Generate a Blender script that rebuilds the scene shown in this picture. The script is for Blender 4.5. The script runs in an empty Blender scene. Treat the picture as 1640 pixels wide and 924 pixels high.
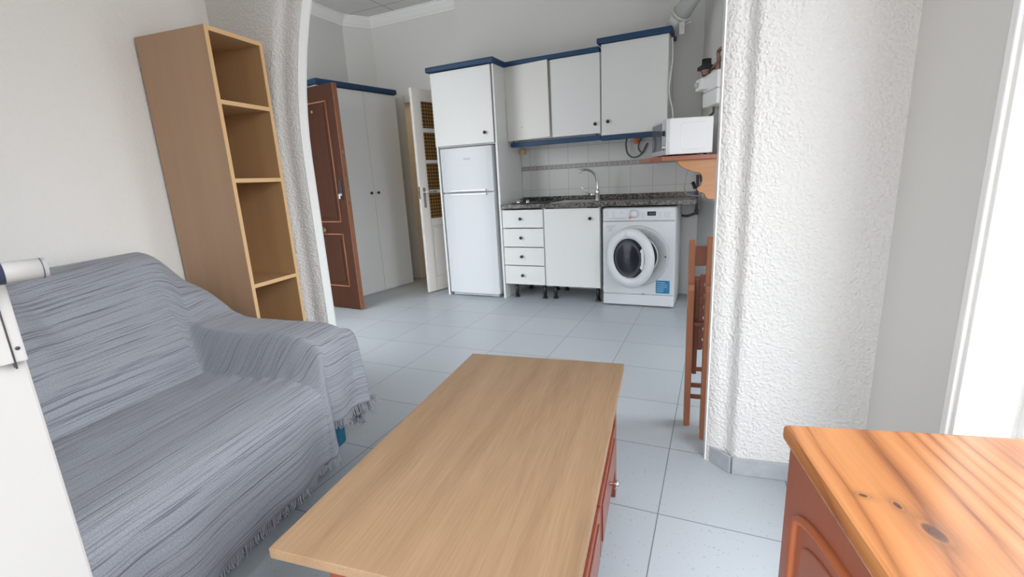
import bpy, bmesh, math, random
from mathutils import Vector, Matrix, noise
random.seed(7)
S = bpy.context.scene
COL = S.collection
PI = math.pi
R = math.radians

# ------------------------------------------------------------------ materials
def newmat(name):
    m = bpy.data.materials.new(name); m.use_nodes = True
    nt = m.node_tree; b = nt.nodes['Principled BSDF']
    return m, nt, b
def N(nt, t, **k):
    n = nt.nodes.new(t)
    for a, v in k.items():
        if a.startswith('i_'):
            n.inputs[a[2:].replace('_', ' ')].default_value = v
        else: setattr(n, a, v)
    return n
def ramp(nt, stops, interp='LINEAR'):
    r = nt.nodes.new('ShaderNodeValToRGB'); cr = r.color_ramp; cr.interpolation = interp
    while len(cr.elements) < len(stops): cr.elements.new(0.5)
    for e, (p, c) in zip(cr.elements, stops):
        e.position = p; e.color = (*c, 1) if len(c) == 3 else c
    return r
def plain(name, col, rough=.5, metal=0, bump=0, bscale=60, spec=.5, coat=0, var=0, vscale=4):
    m, nt, b = newmat(name)
    b.inputs['Base Color'].default_value = (*col, 1)
    b.inputs['Roughness'].default_value = rough
    b.inputs['Metallic'].default_value = metal
    b.inputs['Specular IOR Level'].default_value = spec
    b.inputs['Coat Weight'].default_value = coat
    tc = N(nt, 'ShaderNodeTexCoord')
    if bump:
        n = N(nt, 'ShaderNodeTexNoise'); n.inputs['Scale'].default_value = bscale; n.inputs['Detail'].default_value = 3
        nt.links.new(tc.outputs['Object'], n.inputs['Vector'])
        bp = N(nt, 'ShaderNodeBump'); bp.inputs['Strength'].default_value = bump; bp.inputs['Distance'].default_value = .004
        nt.links.new(n.outputs['Fac'], bp.inputs['Height']); nt.links.new(bp.outputs['Normal'], b.inputs['Normal'])
    if var:
        n = N(nt, 'ShaderNodeTexNoise'); n.inputs['Scale'].default_value = vscale; n.inputs['Detail'].default_value = 4
        nt.links.new(tc.outputs['Object'], n.inputs['Vector'])
        c = ramp(nt, [(.3, tuple(x*(1-var) for x in col)), (.7, col)])
        nt.links.new(n.outputs['Fac'], c.inputs['Fac']); nt.links.new(c.outputs['Color'], b.inputs['Base Color'])
    return m
def plaster(name, col, strength, scale):
    m, nt, b = newmat(name)
    b.inputs['Base Color'].default_value = (*col, 1); b.inputs['Roughness'].default_value = .75
    b.inputs['Specular IOR Level'].default_value = .3
    tc = N(nt, 'ShaderNodeTexCoord')
    v = N(nt, 'ShaderNodeTexNoise'); v.inputs['Scale'].default_value = scale; v.inputs['Detail'].default_value = 1.5; v.inputs['Distortion'].default_value = .2
    n = N(nt, 'ShaderNodeTexNoise'); n.inputs['Scale'].default_value = scale*.35; n.inputs['Detail'].default_value = 2
    nt.links.new(tc.outputs['Object'], v.inputs['Vector']); nt.links.new(tc.outputs['Object'], n.inputs['Vector'])
    cr = ramp(nt, [(.40, (0,0,0)), (.78, (1,1,1))])
    nt.links.new(v.outputs['Fac'], cr.inputs['Fac'])
    ad = N(nt, 'ShaderNodeMath', operation='ADD')
    nt.links.new(cr.outputs['Color'], ad.inputs[0]); nt.links.new(n.outputs['Fac'], ad.inputs[1])
    bp = N(nt, 'ShaderNodeBump'); bp.inputs['Strength'].default_value = strength; bp.inputs['Distance'].default_value = .006
    nt.links.new(ad.outputs[0], bp.inputs['Height']); nt.links.new(bp.outputs['Normal'], b.inputs['Normal'])
    return m
def wood(name, c1, c2, c3, axis='Y', stretch=14, scale=3, rough=.4, knots=False, coat=0, bump=.05, fine=.35, rings=0, along=1.0, wob=5):
    """grain runs along the given object axis"""
    m, nt, b = newmat(name)
    b.inputs['Roughness'].default_value = rough; b.inputs['Coat Weight'].default_value = coat; b.inputs['Coat Roughness'].default_value = .15
    tc = N(nt, 'ShaderNodeTexCoord'); mp = N(nt, 'ShaderNodeMapping')
    sc = [stretch]*3; sc['XYZ'.index(axis)] = along
    mp.inputs['Scale'].default_value = sc
    nt.links.new(tc.outputs['Object'], mp.inputs['Vector'])
    n1 = N(nt, 'ShaderNodeTexNoise'); n1.inputs['Scale'].default_value = scale*.6; n1.inputs['Detail'].default_value = 5; n1.inputs['Distortion'].default_value = .8
    n2 = N(nt, 'ShaderNodeTexNoise'); n2.inputs['Scale'].default_value = scale*6; n2.inputs['Detail'].default_value = 4
    nt.links.new(mp.outputs[0], n1.inputs['Vector']); nt.links.new(mp.outputs[0], n2.inputs['Vector'])
    mx = N(nt, 'ShaderNodeMix'); mx.inputs[0].default_value = fine
    nt.links.new(n1.outputs['Fac'], mx.inputs[2]); nt.links.new(n2.outputs['Fac'], mx.inputs[3])
    src = mx.outputs[0]
    if rings:
        # growth rings: nearly straight lines along the board, wandering slowly
        mp2 = N(nt, 'ShaderNodeMapping'); s2 = [6.0]*3; s2['XYZ'.index(axis)] = 1.6; mp2.inputs['Scale'].default_value = s2
        nt.links.new(tc.outputs['Object'], mp2.inputs['Vector'])
        nr = N(nt, 'ShaderNodeTexNoise'); nr.inputs['Scale'].default_value = 1.0; nr.inputs['Detail'].default_value = 1.0
        nt.links.new(mp2.outputs[0], nr.inputs['Vector'])
        wv = N(nt, 'ShaderNodeMath', operation='MULTIPLY'); wv.inputs[1].default_value = wob
        nt.links.new(nr.outputs['Fac'], wv.inputs[0])
        sx = N(nt, 'ShaderNodeSeparateXYZ'); nt.links.new(tc.outputs['Object'], sx.inputs[0])
        mu = N(nt, 'ShaderNodeMath', operation='MULTIPLY_ADD'); mu.inputs[1].default_value = rings
        nt.links.new(sx.outputs[0], mu.inputs[0]); nt.links.new(wv.outputs[0], mu.inputs[2])
        fr = N(nt, 'ShaderNodeMath', operation='PINGPONG'); fr.inputs[1].default_value = 1
        nt.links.new(mu.outputs[0], fr.inputs[0])
        pw = N(nt, 'ShaderNodeMath', operation='POWER'); pw.inputs[1].default_value = .6; nt.links.new(fr.outputs[0], pw.inputs[0])
        m3 = N(nt, 'ShaderNodeMix'); m3.inputs[0].default_value = .36
        nt.links.new(src, m3.inputs[2]); nt.links.new(pw.outputs[0], m3.inputs[3]); src = m3.outputs[0]
    cr = ramp(nt, [(.25, c1), (.5, c2), (.75, c3)])
    nt.links.new(src, cr.inputs['Fac'])
    out = cr.outputs['Color']
    if knots:
        for (kx, ky, rx, ry, ang) in knots:
            mk = N(nt, 'ShaderNodeMapping', vector_type='TEXTURE')
            mk.inputs['Location'].default_value = (kx, ky, 0); mk.inputs['Rotation'].default_value = (0, 0, ang); mk.inputs['Scale'].default_value = (rx, ry, 100)
            nt.links.new(tc.outputs['Object'], mk.inputs['Vector'])
            ln = N(nt, 'ShaderNodeVectorMath', operation='LENGTH'); nt.links.new(mk.outputs[0], ln.inputs[0])
            ck = ramp(nt, [(0, (1,1,1)), (.16, (.9,.9,.9)), (.21, (.15,.15,.15)), (.30, (.35,.35,.35)), (.45, (.16,.16,.16)), (.6, (.08,.08,.08)), (.92, (0,0,0))])
            nt.links.new(ln.outputs['Value'], ck.inputs['Fac'])
            mm = N(nt, 'ShaderNodeMix', data_type='RGBA'); mm.inputs[7].default_value = (.06, .022, .012, 1)
            nt.links.new(ck.outputs['Color'], mm.inputs[0]); nt.links.new(out, mm.inputs[6]); out = mm.outputs[2]
    nt.links.new(out, b.inputs['Base Color'])
    if bump:
        bp = N(nt, 'ShaderNodeBump'); bp.inputs['Strength'].default_value = bump; bp.inputs['Distance'].default_value = .002
        nt.links.new(n2.outputs['Fac'], bp.inputs['Height']); nt.links.new(bp.outputs['Normal'], b.inputs['Normal'])
    return m

M = {}
M['plaster_rough'] = plaster('rough white plaster', (.72,.71,.69), .6, 95)
M['plaster_soft'] = plaster('soft white plaster', (.83,.81,.775), .22, 70)
M['paint'] = plaster('white kitchen paint', (.71,.705,.68), .06, 40)
M['paint_gloss'] = plain('glossy white paint', (.88,.88,.86), .25)
M['cream_paint'] = plain('cream edge paint', (.72,.66,.52), .6)
M['white_lam'] = plain('white laminate', (.70,.705,.69), .35, var=.02)
M['white_cream'] = plain('yellowed white laminate', (.69,.68,.645), .4)
M['white_door'] = plain('white door enamel', (.78,.735,.685), .35)
M['enamel'] = plain('appliance enamel', (.63,.65,.67), .3)
M['enamel_bright'] = plain('microwave enamel', (.93,.93,.93), .35)
M['grey_plastic'] = plain('grey plastic', (.48,.5,.52), .4)
M['silver'] = plain('silver plastic', (.62,.63,.64), .3, metal=.3)
M['dark_glass'] = plain('dark glass', (.014,.017,.024), .12, spec=.28)
M['black'] = plain('black plastic', (.015,.016,.02), .35)
M['cable'] = plain('grey cable', (.10,.10,.115), .5)
M['white_cable'] = plain('white cable', (.6,.6,.57), .5)
M['navy'] = plain('navy cap', (.03,.035,.07), .35)
M['chrome'] = plain('chrome', (.7,.7,.72), .12, metal=1)
M['steel'] = plain('stainless steel', (.62,.62,.62), .28, metal=1)
M['brass'] = plain('worn brass', (.30,.22,.13), .35, metal=1)
M['copper'] = plain('copper pipe', (.30,.19,.15), .45, metal=.6)
M['blue'] = plain('blue lacquer', (.005,.045,.12), .5, var=.15, vscale=20)
M['teal'] = plain('teal fabric', (.01,.115,.19), .85, bump=.3, bscale=400)
M['orange'] = plain('orange plastic', (.72,.22,.08), .5)
M['beige_plastic'] = plain('beige plastic', (.66,.45,.24), .5)
M['duct'] = plain('white duct', (.60,.61,.58), .35)
M['sticker_blue'] = plain('blue sticker', (.03,.24,.48), .3, var=.4, vscale=30)
M['sticker_light'] = plain('pale print', (.35,.55,.72), .4)
M['print_grey'] = plain('grey print', (.35,.36,.38), .5)
M['dark_void'] = plain('dark cavity', (.03,.03,.035), .9)
M['skirting'] = plain('grey skirting tile', (.42,.44,.46), .35, var=.15, vscale=25)
M['warm_wall'] = plain('ochre painted wall', (.62,.52,.28), .8)
M['strand'] = plain('grey yarn', (.36,.36,.39), .95)
M['oak'] = wood('oak laminate', (.205,.122,.066), (.275,.170,.095), (.335,.215,.124), 'Y', 12, 2.6, .42, fine=.5, along=.55, bump=.02)
M['beech'] = wood('beech laminate', (.44,.26,.125), (.47,.285,.14), (.50,.31,.155), 'Z', 16, 1.5, .45, fine=.3, bump=.02)
M['beech_side'] = wood('beech laminate side', (.42,.265,.16), (.46,.29,.178), (.50,.315,.195), 'Z', 16, 1.5, .4, fine=.3, bump=.02)
M['beech_edge'] = plain('pale beech edge band', (.72,.46,.23), .45)
M['red_wood'] = wood('red mahogany stain', (.17,.038,.018), (.225,.052,.025), (.27,.068,.034), 'Z', 12, 3, .32, coat=.2, bump=.02)
M['sb_wood'] = wood('brown cherry stain', (.20,.062,.036), (.235,.075,.043), (.26,.086,.05), 'Z', 12, 3, .35, coat=.15, bump=.02)
M['sb_groove'] = plain('orange cherry groove', (.32,.085,.028), .35)
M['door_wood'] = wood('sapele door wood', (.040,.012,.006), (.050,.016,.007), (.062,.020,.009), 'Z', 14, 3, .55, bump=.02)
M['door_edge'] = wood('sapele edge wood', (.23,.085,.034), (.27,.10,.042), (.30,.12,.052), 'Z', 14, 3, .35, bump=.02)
M['chair_wood'] = wood('stained beech', (.30,.105,.045), (.36,.135,.06), (.42,.165,.075), 'Z', 10, 4, .38, coat=.2, bump=.02)
M['chair_dark'] = wood('darker stained slats', (.17,.055,.03), (.20,.068,.038), (.24,.08,.045), 'Z', 10, 4, .45, bump=.02)
M['shelf_wood'] = wood('orange stained pine', (.46,.20,.075), (.55,.25,.10), (.62,.30,.13), 'X', 10, 3, .35, coat=.2, bump=.02)
M['shelf_red'] = wood('red stained board', (.33,.10,.06), (.38,.12,.07), (.42,.15,.09), 'X', 10, 3, .35, coat=.2, bump=.02)

def pine():
    kn = [(.070,-.194,.036,.066,.25), (.0577,-.158,.015,.030,0.1), (.032,-.146,.014,.022,1.2), (.148,-.205,.030,.075,.35), (.175,-.262,.05,.08,.3)]
    m = wood('varnished pine', (.13,.036,.009), (.31,.112,.032), (.40,.165,.055), 'Y', 16, 3.2, .27, coat=.3, rings=75, wob=14, fine=.4, along=.5, bump=.02, knots=kn[:3])
    return m
M['pine'] = pine()

def granite():
    m, nt, b = newmat('speckled brown granite')
    b.inputs['Roughness'].default_value = .2
    tc = N(nt, 'ShaderNodeTexCoord')
    v = N(nt, 'ShaderNodeTexVoronoi'); v.inputs['Scale'].default_value = 95
    n = N(nt, 'ShaderNodeTexNoise'); n.inputs['Scale'].default_value = 60; n.inputs['Detail'].default_value = 3
    nt.links.new(tc.outputs['Object'], v.inputs['Vector']); nt.links.new(tc.outputs['Object'], n.inputs['Vector'])
    cr = ramp(nt, [(0,(.018,.018,.019)), (.35,(.05,.046,.043)), (.55,(.12,.108,.098)), (.8,(.235,.215,.195))], 'LINEAR')
    sp = N(nt, 'ShaderNodeSeparateColor'); nt.links.new(v.outputs['Color'], sp.inputs[0])
    mx = N(nt, 'ShaderNodeMix'); mx.inputs[0].default_value = .35
    nt.links.new(sp.outputs[0], mx.inputs[2]); nt.links.new(n.outputs['Fac'], mx.inputs[3])
    nt.links.new(mx.outputs[0], cr.inputs['Fac']); nt.links.new(cr.outputs['Color'], b.inputs['Base Color'])
    return m
M['granite'] = granite()

def floor_mat():
    m, nt, b = newmat('pale blue grey terrazzo tiles')
    b.inputs['Roughness'].default_value = .33; b.inputs['Specular IOR Level'].default_value = .45
    tc = N(nt, 'ShaderNodeTexCoord')
    mp = N(nt, 'ShaderNodeMapping'); mp.inputs['Rotation'].default_value = (0, 0, -.02126); mp.inputs['Location'].default_value = (.141, -1.421, 0)
    nt.links.new(tc.outputs['Object'], mp.inputs['Vector'])
    br = N(nt, 'ShaderNodeTexBrick'); br.offset = 0; br.squash = 1
    br.inputs['Scale'].default_value = 1; br.inputs['Brick Width'].default_value = .4113; br.inputs['Row Height'].default_value = .4113
    br.inputs['Mortar Size'].default_value = .0017; br.inputs['Mortar Smooth'].default_value = 0; br.inputs['Bias'].default_value = 0
    br.inputs['Color1'].default_value = (.455,.49,.52,1); br.inputs['Color2'].default_value = (.43,.465,.50,1); br.inputs['Mortar'].default_value = (.15,.16,.17,1)
    nt.links.new(mp.outputs[0], br.inputs['Vector'])
    v = N(nt, 'ShaderNodeTexVoronoi'); v.inputs['Scale'].default_value = 75
    n0 = N(nt, 'ShaderNodeTexNoise'); n0.inputs['Scale'].default_value = 60
    nt.links.new(tc.outputs['Object'], n0.inputs['Vector'])
    vm = N(nt, 'ShaderNodeVectorMath', operation='ADD'); sc = N(nt, 'ShaderNodeVectorMath', operation='SCALE'); sc.inputs['Scale'].default_value = .012
    nt.links.new(n0.outputs['Color'], sc.inputs[0]); nt.links.new(tc.outputs['Object'], vm.inputs[0]); nt.links.new(sc.outputs[0], vm.inputs[1])
    nt.links.new(vm.outputs[0], v.inputs['Vector'])
    sp = N(nt, 'ShaderNodeSeparateColor'); nt.links.new(v.outputs['Color'], sp.inputs[0])
    c1 = ramp(nt, [(.0,(1,1,1)), (.17,(0,0,0))]); nt.links.new(v.outputs['Distance'], c1.inputs['Fac'])
    c1.color_ramp.elements[1].position = .30
    c2 = ramp(nt, [(.62,(0,0,0)), (.78,(1,1,1))]); nt.links.new(sp.outputs[0], c2.inputs['Fac'])
    mu = N(nt, 'ShaderNodeMath', operation='MULTIPLY'); nt.links.new(c1.outputs['Color'], mu.inputs[0]); nt.links.new(c2.outputs['Color'], mu.inputs[1])
    mu2 = N(nt, 'ShaderNodeMath', operation='MULTIPLY'); mu2.inputs[1].default_value = .8; nt.links.new(mu.outputs[0], mu2.inputs[0])
    mm = N(nt, 'ShaderNodeMix', data_type='RGBA'); mm.inputs[7].default_value = (.22,.24,.27,1)
    nt.links.new(mu2.outputs[0], mm.inputs[0]); nt.links.new(br.outputs['Color'], mm.inputs[6])
    nt.links.new(mm.outputs[2], b.inputs['Base Color'])
    bp = N(nt, 'ShaderNodeBump'); bp.inputs['Strength'].default_value = .3; bp.inputs['Distance'].default_value = .001; bp.invert = True
    nt.links.new(br.outputs['Fac'], bp.inputs['Height']); nt.links.new(bp.outputs['Normal'], b.inputs['Normal'])
    return m
M['floor'] = floor_mat()

def grid_mat(name, w, h, mortar, c1, c2, cm, rough, loc=(0,0,0), rot=(0,0,0), rotz=0):
    m, nt, b = newmat(name); b.inputs['Roughness'].default_value = rough
    tc = N(nt, 'ShaderNodeTexCoord'); mp = N(nt, 'ShaderNodeMapping'); mp.inputs['Rotation'].default_value = rot; mp.inputs['Location'].default_value = loc
    nt.links.new(tc.outputs['Object'], mp.inputs['Vector'])
    br = N(nt, 'ShaderNodeTexBrick'); br.offset = 0
    br.inputs['Scale'].default_value = 1; br.inputs['Brick Width'].default_value = w; br.inputs['Row Height'].default_value = h
    br.inputs['Mortar Size'].default_value = mortar; br.inputs['Mortar Smooth'].default_value = .1
    br.inputs['Color1'].default_value = (*c1,1); br.inputs['Color2'].default_value = (*c2,1); br.inputs['Mortar'].default_value = (*cm,1)
    nt.links.new(mp.outputs[0], br.inputs['Vector']); nt.links.new(br.outputs['Color'], b.inputs['Base Color'])
    return m
# (x,z) of the splash wall: Mapping by rotating about X so that z -> y
M['wall_tile'] = grid_mat('glazed wall tiles', .20, .20, .0016, (.60,.605,.585), (.625,.63,.61), (.33,.33,.32), .25, loc=(-.148+2.0,-.0-1.005+1.0,0), rot=(-PI/2,0,0))
M['ceil_tile'] = grid_mat('suspended ceiling panels', .60, .60, .008, (.68,.66,.63), (.70,.68,.65), (.45,.43,.41), .8, loc=(.38,.43,0))

def amber():
    m, nt, b = newmat('amber bottle glass'); b.inputs['Roughness'].default_value = .18
    tc = N(nt, 'ShaderNodeTexCoord'); mp = N(nt, 'ShaderNodeMapping'); mp.inputs['Scale'].default_value = (30, 30, 30)
    nt.links.new(tc.outputs['Object'], mp.inputs['Vector'])
    # regular grid of round bull's eyes: distance from the centre of each cell in object x / z
    fr = N(nt, 'ShaderNodeVectorMath', operation='FRACTION'); nt.links.new(mp.outputs[0], fr.inputs[0])
    sb = N(nt, 'ShaderNodeVectorMath', operation='SUBTRACT'); sb.inputs[1].default_value = (.5,.5,.5); nt.links.new(fr.outputs[0], sb.inputs[0])
    ml = N(nt, 'ShaderNodeVectorMath', operation='MULTIPLY'); ml.inputs[1].default_value = (1,0,1); nt.links.new(sb.outputs[0], ml.inputs[0])
    ln = N(nt, 'ShaderNodeVectorMath', operation='LENGTH'); nt.links.new(ml.outputs[0], ln.inputs[0])
    cr = ramp(nt, [(0,(.75,.52,.18)), (.22,(.50,.30,.09)), (.42,(.28,.15,.05)), (.5,(.09,.045,.02)), (.62,(.22,.12,.05))])
    nt.links.new(ln.outputs['Value'], cr.inputs['Fac']); nt.links.new(cr.outputs['Color'], b.inputs['Base Color'])
    tr = N(nt, 'ShaderNodeBsdfTranslucent'); nt.links.new(cr.outputs['Color'], tr.inputs['Color'])
    mx = N(nt, 'ShaderNodeMixShader'); mx.inputs[0].default_value = .5
    nt.links.new(b.outputs[0], mx.inputs[1]); nt.links.new(tr.outputs[0], mx.inputs[2])
    nt.links.new(mx.outputs[0], nt.nodes['Material Output'].inputs['Surface'])
    bp = N(nt, 'ShaderNodeBump'); bp.inputs['Strength'].default_value = .5; bp.inputs['Distance'].default_value = .004
    nt.links.new(ln.outputs['Value'], bp.inputs['Height']); nt.links.new(bp.outputs['Normal'], b.inputs['Normal'])
    return m
M['amber'] = amber()

def throw_mat():
    m, nt, b = newmat('woven grey throw'); b.inputs['Roughness'].default_value = .95; b.inputs['Specular IOR Level'].default_value = .1
    b.inputs['Sheen Weight'].default_value = .15
    uv = N(nt, 'ShaderNodeUVMap')
    mp = N(nt, 'ShaderNodeMapping'); mp.inputs['Scale'].default_value = (.9, 175, 1); nt.links.new(uv.outputs[0], mp.inputs['Vector'])
    n1 = N(nt, 'ShaderNodeTexNoise'); n1.inputs['Scale'].default_value = 1; n1.inputs['Detail'].default_value = 2; n1.inputs['Roughness'].default_value = .6
    nt.links.new(mp.outputs[0], n1.inputs['Vector'])
    st = ramp(nt, [(.41,(1,1,1)), (.49,(0,0,0))]); nt.links.new(n1.outputs['Fac'], st.inputs['Fac'])
    # broken along the thread
    mp2 = N(nt, 'ShaderNodeMapping'); mp2.inputs['Scale'].default_value = (6, 120, 1); nt.links.new(uv.outputs[0], mp2.inputs['Vector'])
    n2 = N(nt, 'ShaderNodeTexNoise'); n2.inputs['Scale'].default_value = 1.3; n2.inputs['Detail'].default_value = 3; nt.links.new(mp2.outputs[0], n2.inputs['Vector'])
    mp3 = N(nt, 'ShaderNodeMapping'); mp3.inputs['Scale'].default_value = (260, 260, 1); nt.links.new(uv.outputs[0], mp3.inputs['Vector'])
    n3 = N(nt, 'ShaderNodeTexNoise'); n3.inputs['Scale'].default_value = 1; n3.inputs['Detail'].default_value = 2; nt.links.new(mp3.outputs[0], n3.inputs['Vector'])
    base = ramp(nt, [(.3,(.27,.28,.31)), (.7,(.365,.378,.41))]); nt.links.new(n3.outputs['Fac'], base.inputs['Fac'])
    s2 = ramp(nt, [(.35,(0,0,0)), (.6,(1,1,1))]); nt.links.new(n2.outputs['Fac'], s2.inputs['Fac'])
    mu = N(nt, 'ShaderNodeMath', operation='MULTIPLY'); nt.links.new(st.outputs['Color'], mu.inputs[0]); nt.links.new(s2.outputs['Color'], mu.inputs[1])
    mu2 = N(nt, 'ShaderNodeMath', operation='MULTIPLY'); mu2.inputs[1].default_value = 1.0; nt.links.new(mu.outputs[0], mu2.inputs[0])
    mm = N(nt, 'ShaderNodeMix', data_type='RGBA'); mm.inputs[7].default_value = (.165,.17,.20,1)
    nt.links.new(mu2.outputs[0], mm.inputs[0]); nt.links.new(base.outputs['Color'], mm.inputs[6])
    nt.links.new(mm.outputs[2], b.inputs['Base Color'])
    ad = N(nt, 'ShaderNodeMath', operation='SUBTRACT'); nt.links.new(n3.outputs['Fac'], ad.inputs[0]); nt.links.new(mu2.outputs[0], ad.inputs[1])
    bp = N(nt, 'ShaderNodeBump'); bp.inputs['Strength'].default_value = .55; bp.inputs['Distance'].default_value = .003
    nt.links.new(ad.outputs[0], bp.inputs['Height']); nt.links.new(bp.outputs['Normal'], b.inputs['Normal'])
    return m
M['throw'] = throw_mat()
M['faint'] = plain('faint print', (.45,.46,.50), .5)
M['door_wood'].node_tree.nodes['Principled BSDF'].inputs['Specular IOR Level'].default_value = .2

def microwave_window():
    m, nt, b = newmat('smoked see-through glass'); b.inputs['Roughness'].default_value = .05
    b.inputs['Base Color'].default_value = (.10,.12,.14,1)
    return m
M['mw_glass'] = microwave_window()

# ------------------------------------------------------------------ geometry helpers
def B(): return bmesh.new()
def box(bm, x0, x1, y0, y1, z0, z1, bev=0, seg=2, rot=None, piv=None):
    g = bmesh.ops.create_cube(bm, size=1)
    vs = g['verts']
    for v in vs:
        v.co = Vector(((x0+x1)/2 + v.co.x*(x1-x0), (y0+y1)/2 + v.co.y*(y1-y0), (z0+z1)/2 + v.co.z*(z1-z0)))
    if rot is not None:
        p = Vector(piv if piv else ((x0+x1)/2, (y0+y1)/2, (z0+z1)/2))
        for v in vs: v.co = rot @ (v.co - p) + p
    if bev:
        es = set()
        for v in vs: es.update(v.link_edges)
        bmesh.ops.bevel(bm, geom=list(es), offset=bev, segments=seg, profile=.6, affect='EDGES')
    return bm
def tube(bm, pts, r, seg=10, caps=True, r2=None):
    pts = [Vector(p) for p in pts]; rings = []; n = len(pts)
    up = None
    for i, p in enumerate(pts):
        d = (pts[min(i+1, n-1)] - pts[max(i-1, 0)]).normalized()
        if up is None:
            up = Vector((0,0,1)) if abs(d.z) < .9 else Vector((1,0,0))
        a = d.cross(up).normalized(); up = a.cross(d).normalized()
        rr = r if r2 is None else r + (r2-r)*i/(n-1)
        rings.append([bm.verts.new(p + (a*math.cos(t) + up*math.sin(t))*rr) for t in [2*PI*k/seg for k in range(seg)]])
    for i in range(n-1):
        for k in range(seg):
            bm.faces.new((rings[i][k], rings[i][(k+1)%seg], rings[i+1][(k+1)%seg], rings[i+1][k])).smooth = True
    if caps:
        bm.faces.new(rings[0][::-1]); bm.faces.new(rings[-1])
    return bm
def spline(pts, n=8):
    P = [Vector(p) for p in pts]; P = [P[0]*2-P[1]] + P + [P[-1]*2-P[-2]]; out = []
    for i in range(1, len(P)-2):
        a, b, c, d = P[i-1:i+3]
        for k in range(n):
            t = k/n
            out.append(.5*((2*b) + (c-a)*t + (2*a-5*b+4*c-d)*t*t + (3*b-a-3*c+d)*t**3))
    out.append(P[-2]); return out
def lathe(bm, prof, c, axis, seg=24, close=False):
    """prof: list of (distance along axis, radius)"""
    ax = Vector(axis).normalized(); h = Vector((0,0,1)) if abs(ax.z) < .9 else Vector((1,0,0))
    u = ax.cross(h).normalized(); w = u.cross(ax).normalized(); c = Vector(c); rings = []
    for (t, r) in prof:
        if r < 1e-6: rings.append([bm.verts.new(c + ax*t)])
        else: rings.append([bm.verts.new(c + ax*t + (u*math.cos(a) + w*math.sin(a))*r) for a in [2*PI*k/seg for k in range(seg)]])
    for i in range(len(rings)-1):
        A, C_ = rings[i], rings[i+1]
        for k in range(seg):
            k2 = (k+1) % seg
            if len(A) == 1 and len(C_) == 1: continue
            if len(A) == 1: f = (A[0], C_[k2], C_[k])
            elif len(C_) == 1: f = (A[k], A[k2], C_[0])
            else: f = (A[k], A[k2], C_[k2], C_[k])
            bm.faces.new(f).smooth = True
    return bm
def prism(bm, poly, z0, z1, plane='XY'):
    """extrude a polygon; plane gives which two coordinates the polygon uses"""
    def mk(a, b_, h):
        return {'XY': (a, b_, h), 'XZ': (a, h, b_), 'YZ': (h, a, b_)}[plane]
    A = [bm.verts.new(mk(a, b_, z0)) for a, b_ in poly]; C_ = [bm.verts.new(mk(a, b_, z1)) for a, b_ in poly]
    n = len(poly)
    bm.faces.new(A); bm.faces.new(C_[::-1])
    for i in range(n): bm.faces.new((A[i], C_[i], C_[(i+1)%n], A[(i+1)%n]))
    return bm
def xf(bm, mat):
    for v in bm.verts: v.co = mat @ v.co
    return bm
def obj(name, bm, mat, parent=None, bevel=0, smooth=False, label=None, kind=None):
    bmesh.ops.recalc_face_normals(bm, faces=bm.faces)
    me = bpy.data.meshes.new(name); bm.to_mesh(me); bm.free()
    if isinstance(mat, str): mat = M[mat]
    me.materials.append(mat)
    if smooth:
        for p in me.polygons: p.use_smooth = True
    o = bpy.data.objects.new(name, me); COL.objects.link(o)
    if parent: o.parent = parent
    if bevel:
        md = o.modifiers.new('b', 'BEVEL'); md.width = bevel; md.segments = 2; md.limit_method = 'ANGLE'; md.angle_limit = R(40)
        md.harden_normals = False
    if label: o['label'] = label
    if kind: o['kind'] = kind
    return o
def struct(name, bm, mat, parent=None, bevel=0, label=None, smooth=False):
    o = obj(name, bm, mat, parent, bevel, smooth)
    if parent is None: o['kind'] = 'structure'
    if label: o['label'] = label
    return o
def thing(name, label, cat, loc=(0,0,0), rotz=0, group=None, kind=None):
    o = bpy.data.objects.new(name, None); COL.objects.link(o); o.empty_display_size = .05
    o.location = loc; o.rotation_euler = (0,0,rotz); o['label'] = label; o['category'] = cat
    if group: o['group'] = group
    if kind: o['kind'] = kind
    return o
def tag(o, label, cat, group=None):
    o['label'] = label; o['category'] = cat
    if group: o['group'] = group
    return o
def knob(parent, c, axis=(0,-1,0), r=.014, name='knob', mat='black', label=None):
    return obj(name, lathe(B(), [(0,.006),(.01,.007),(.014,r),(.022,r*1.05),(.027,r*.75),(.028,r*.3),(.028,0)], c, axis, 20), mat, parent, label=label)

# ------------------------------------------------------------------ the setting
ZC = 2.95
YW = 4.50          # kitchen wall
# floor
fb = B(); box(fb, -4.3, 1.3, -.9, 6.2, -.12, 0)
floor = struct('floor', fb, 'floor')
cb = B(); box(cb, -4.3, 1.3, -.9, 6.2, ZC, ZC+.12)
struct('ceiling', cb, 'ceil_tile')

def wseg(bm, p, q, z0, z1, th):
    p = Vector((p[0], p[1], 0)); q = Vector((q[0], q[1], 0)); d = (q-p).normalized(); n = Vector((d.y, -d.x, 0))*th
    prism(bm, [(p.x,p.y),(q.x,q.y),(q.x+n.x,q.y+n.y),(p.x+n.x,p.y+n.y)], z0, z1)
def lerp2(p, q, t): return (p[0]+(q[0]-p[0])*t, p[1]+(q[1]-p[1])*t)
# living-room left wall (runs 7 degrees off)
LW0, LW1 = (-2.42, 1.745), (-2.12, -.72)
b_ = B(); wseg(b_, LW1, LW0, 0, ZC, -.14); struct('wall_left', b_, 'plaster_soft')
# living-room right wall, with a tall window
RW0, RW1 = (.457, 1.80), (.745, -.72)
Wd = math.dist(RW0, RW1)
def rw(y): return lerp2(RW0, RW1, (RW0[1]-y)/(RW0[1]-RW1[1]))
b_ = B()
wseg(b_, rw(1.80), rw(1.335), 0, ZC, -.20)
wseg(b_, rw(1.335), rw(-.50), 0, .35, -.20)
wseg(b_, rw(1.335), rw(-.50), 2.45, ZC, -.20)
wseg(b_, rw(-.50), rw(-.72), 0, ZC, -.20)
struct('wall_right', b_, 'paint')
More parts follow.
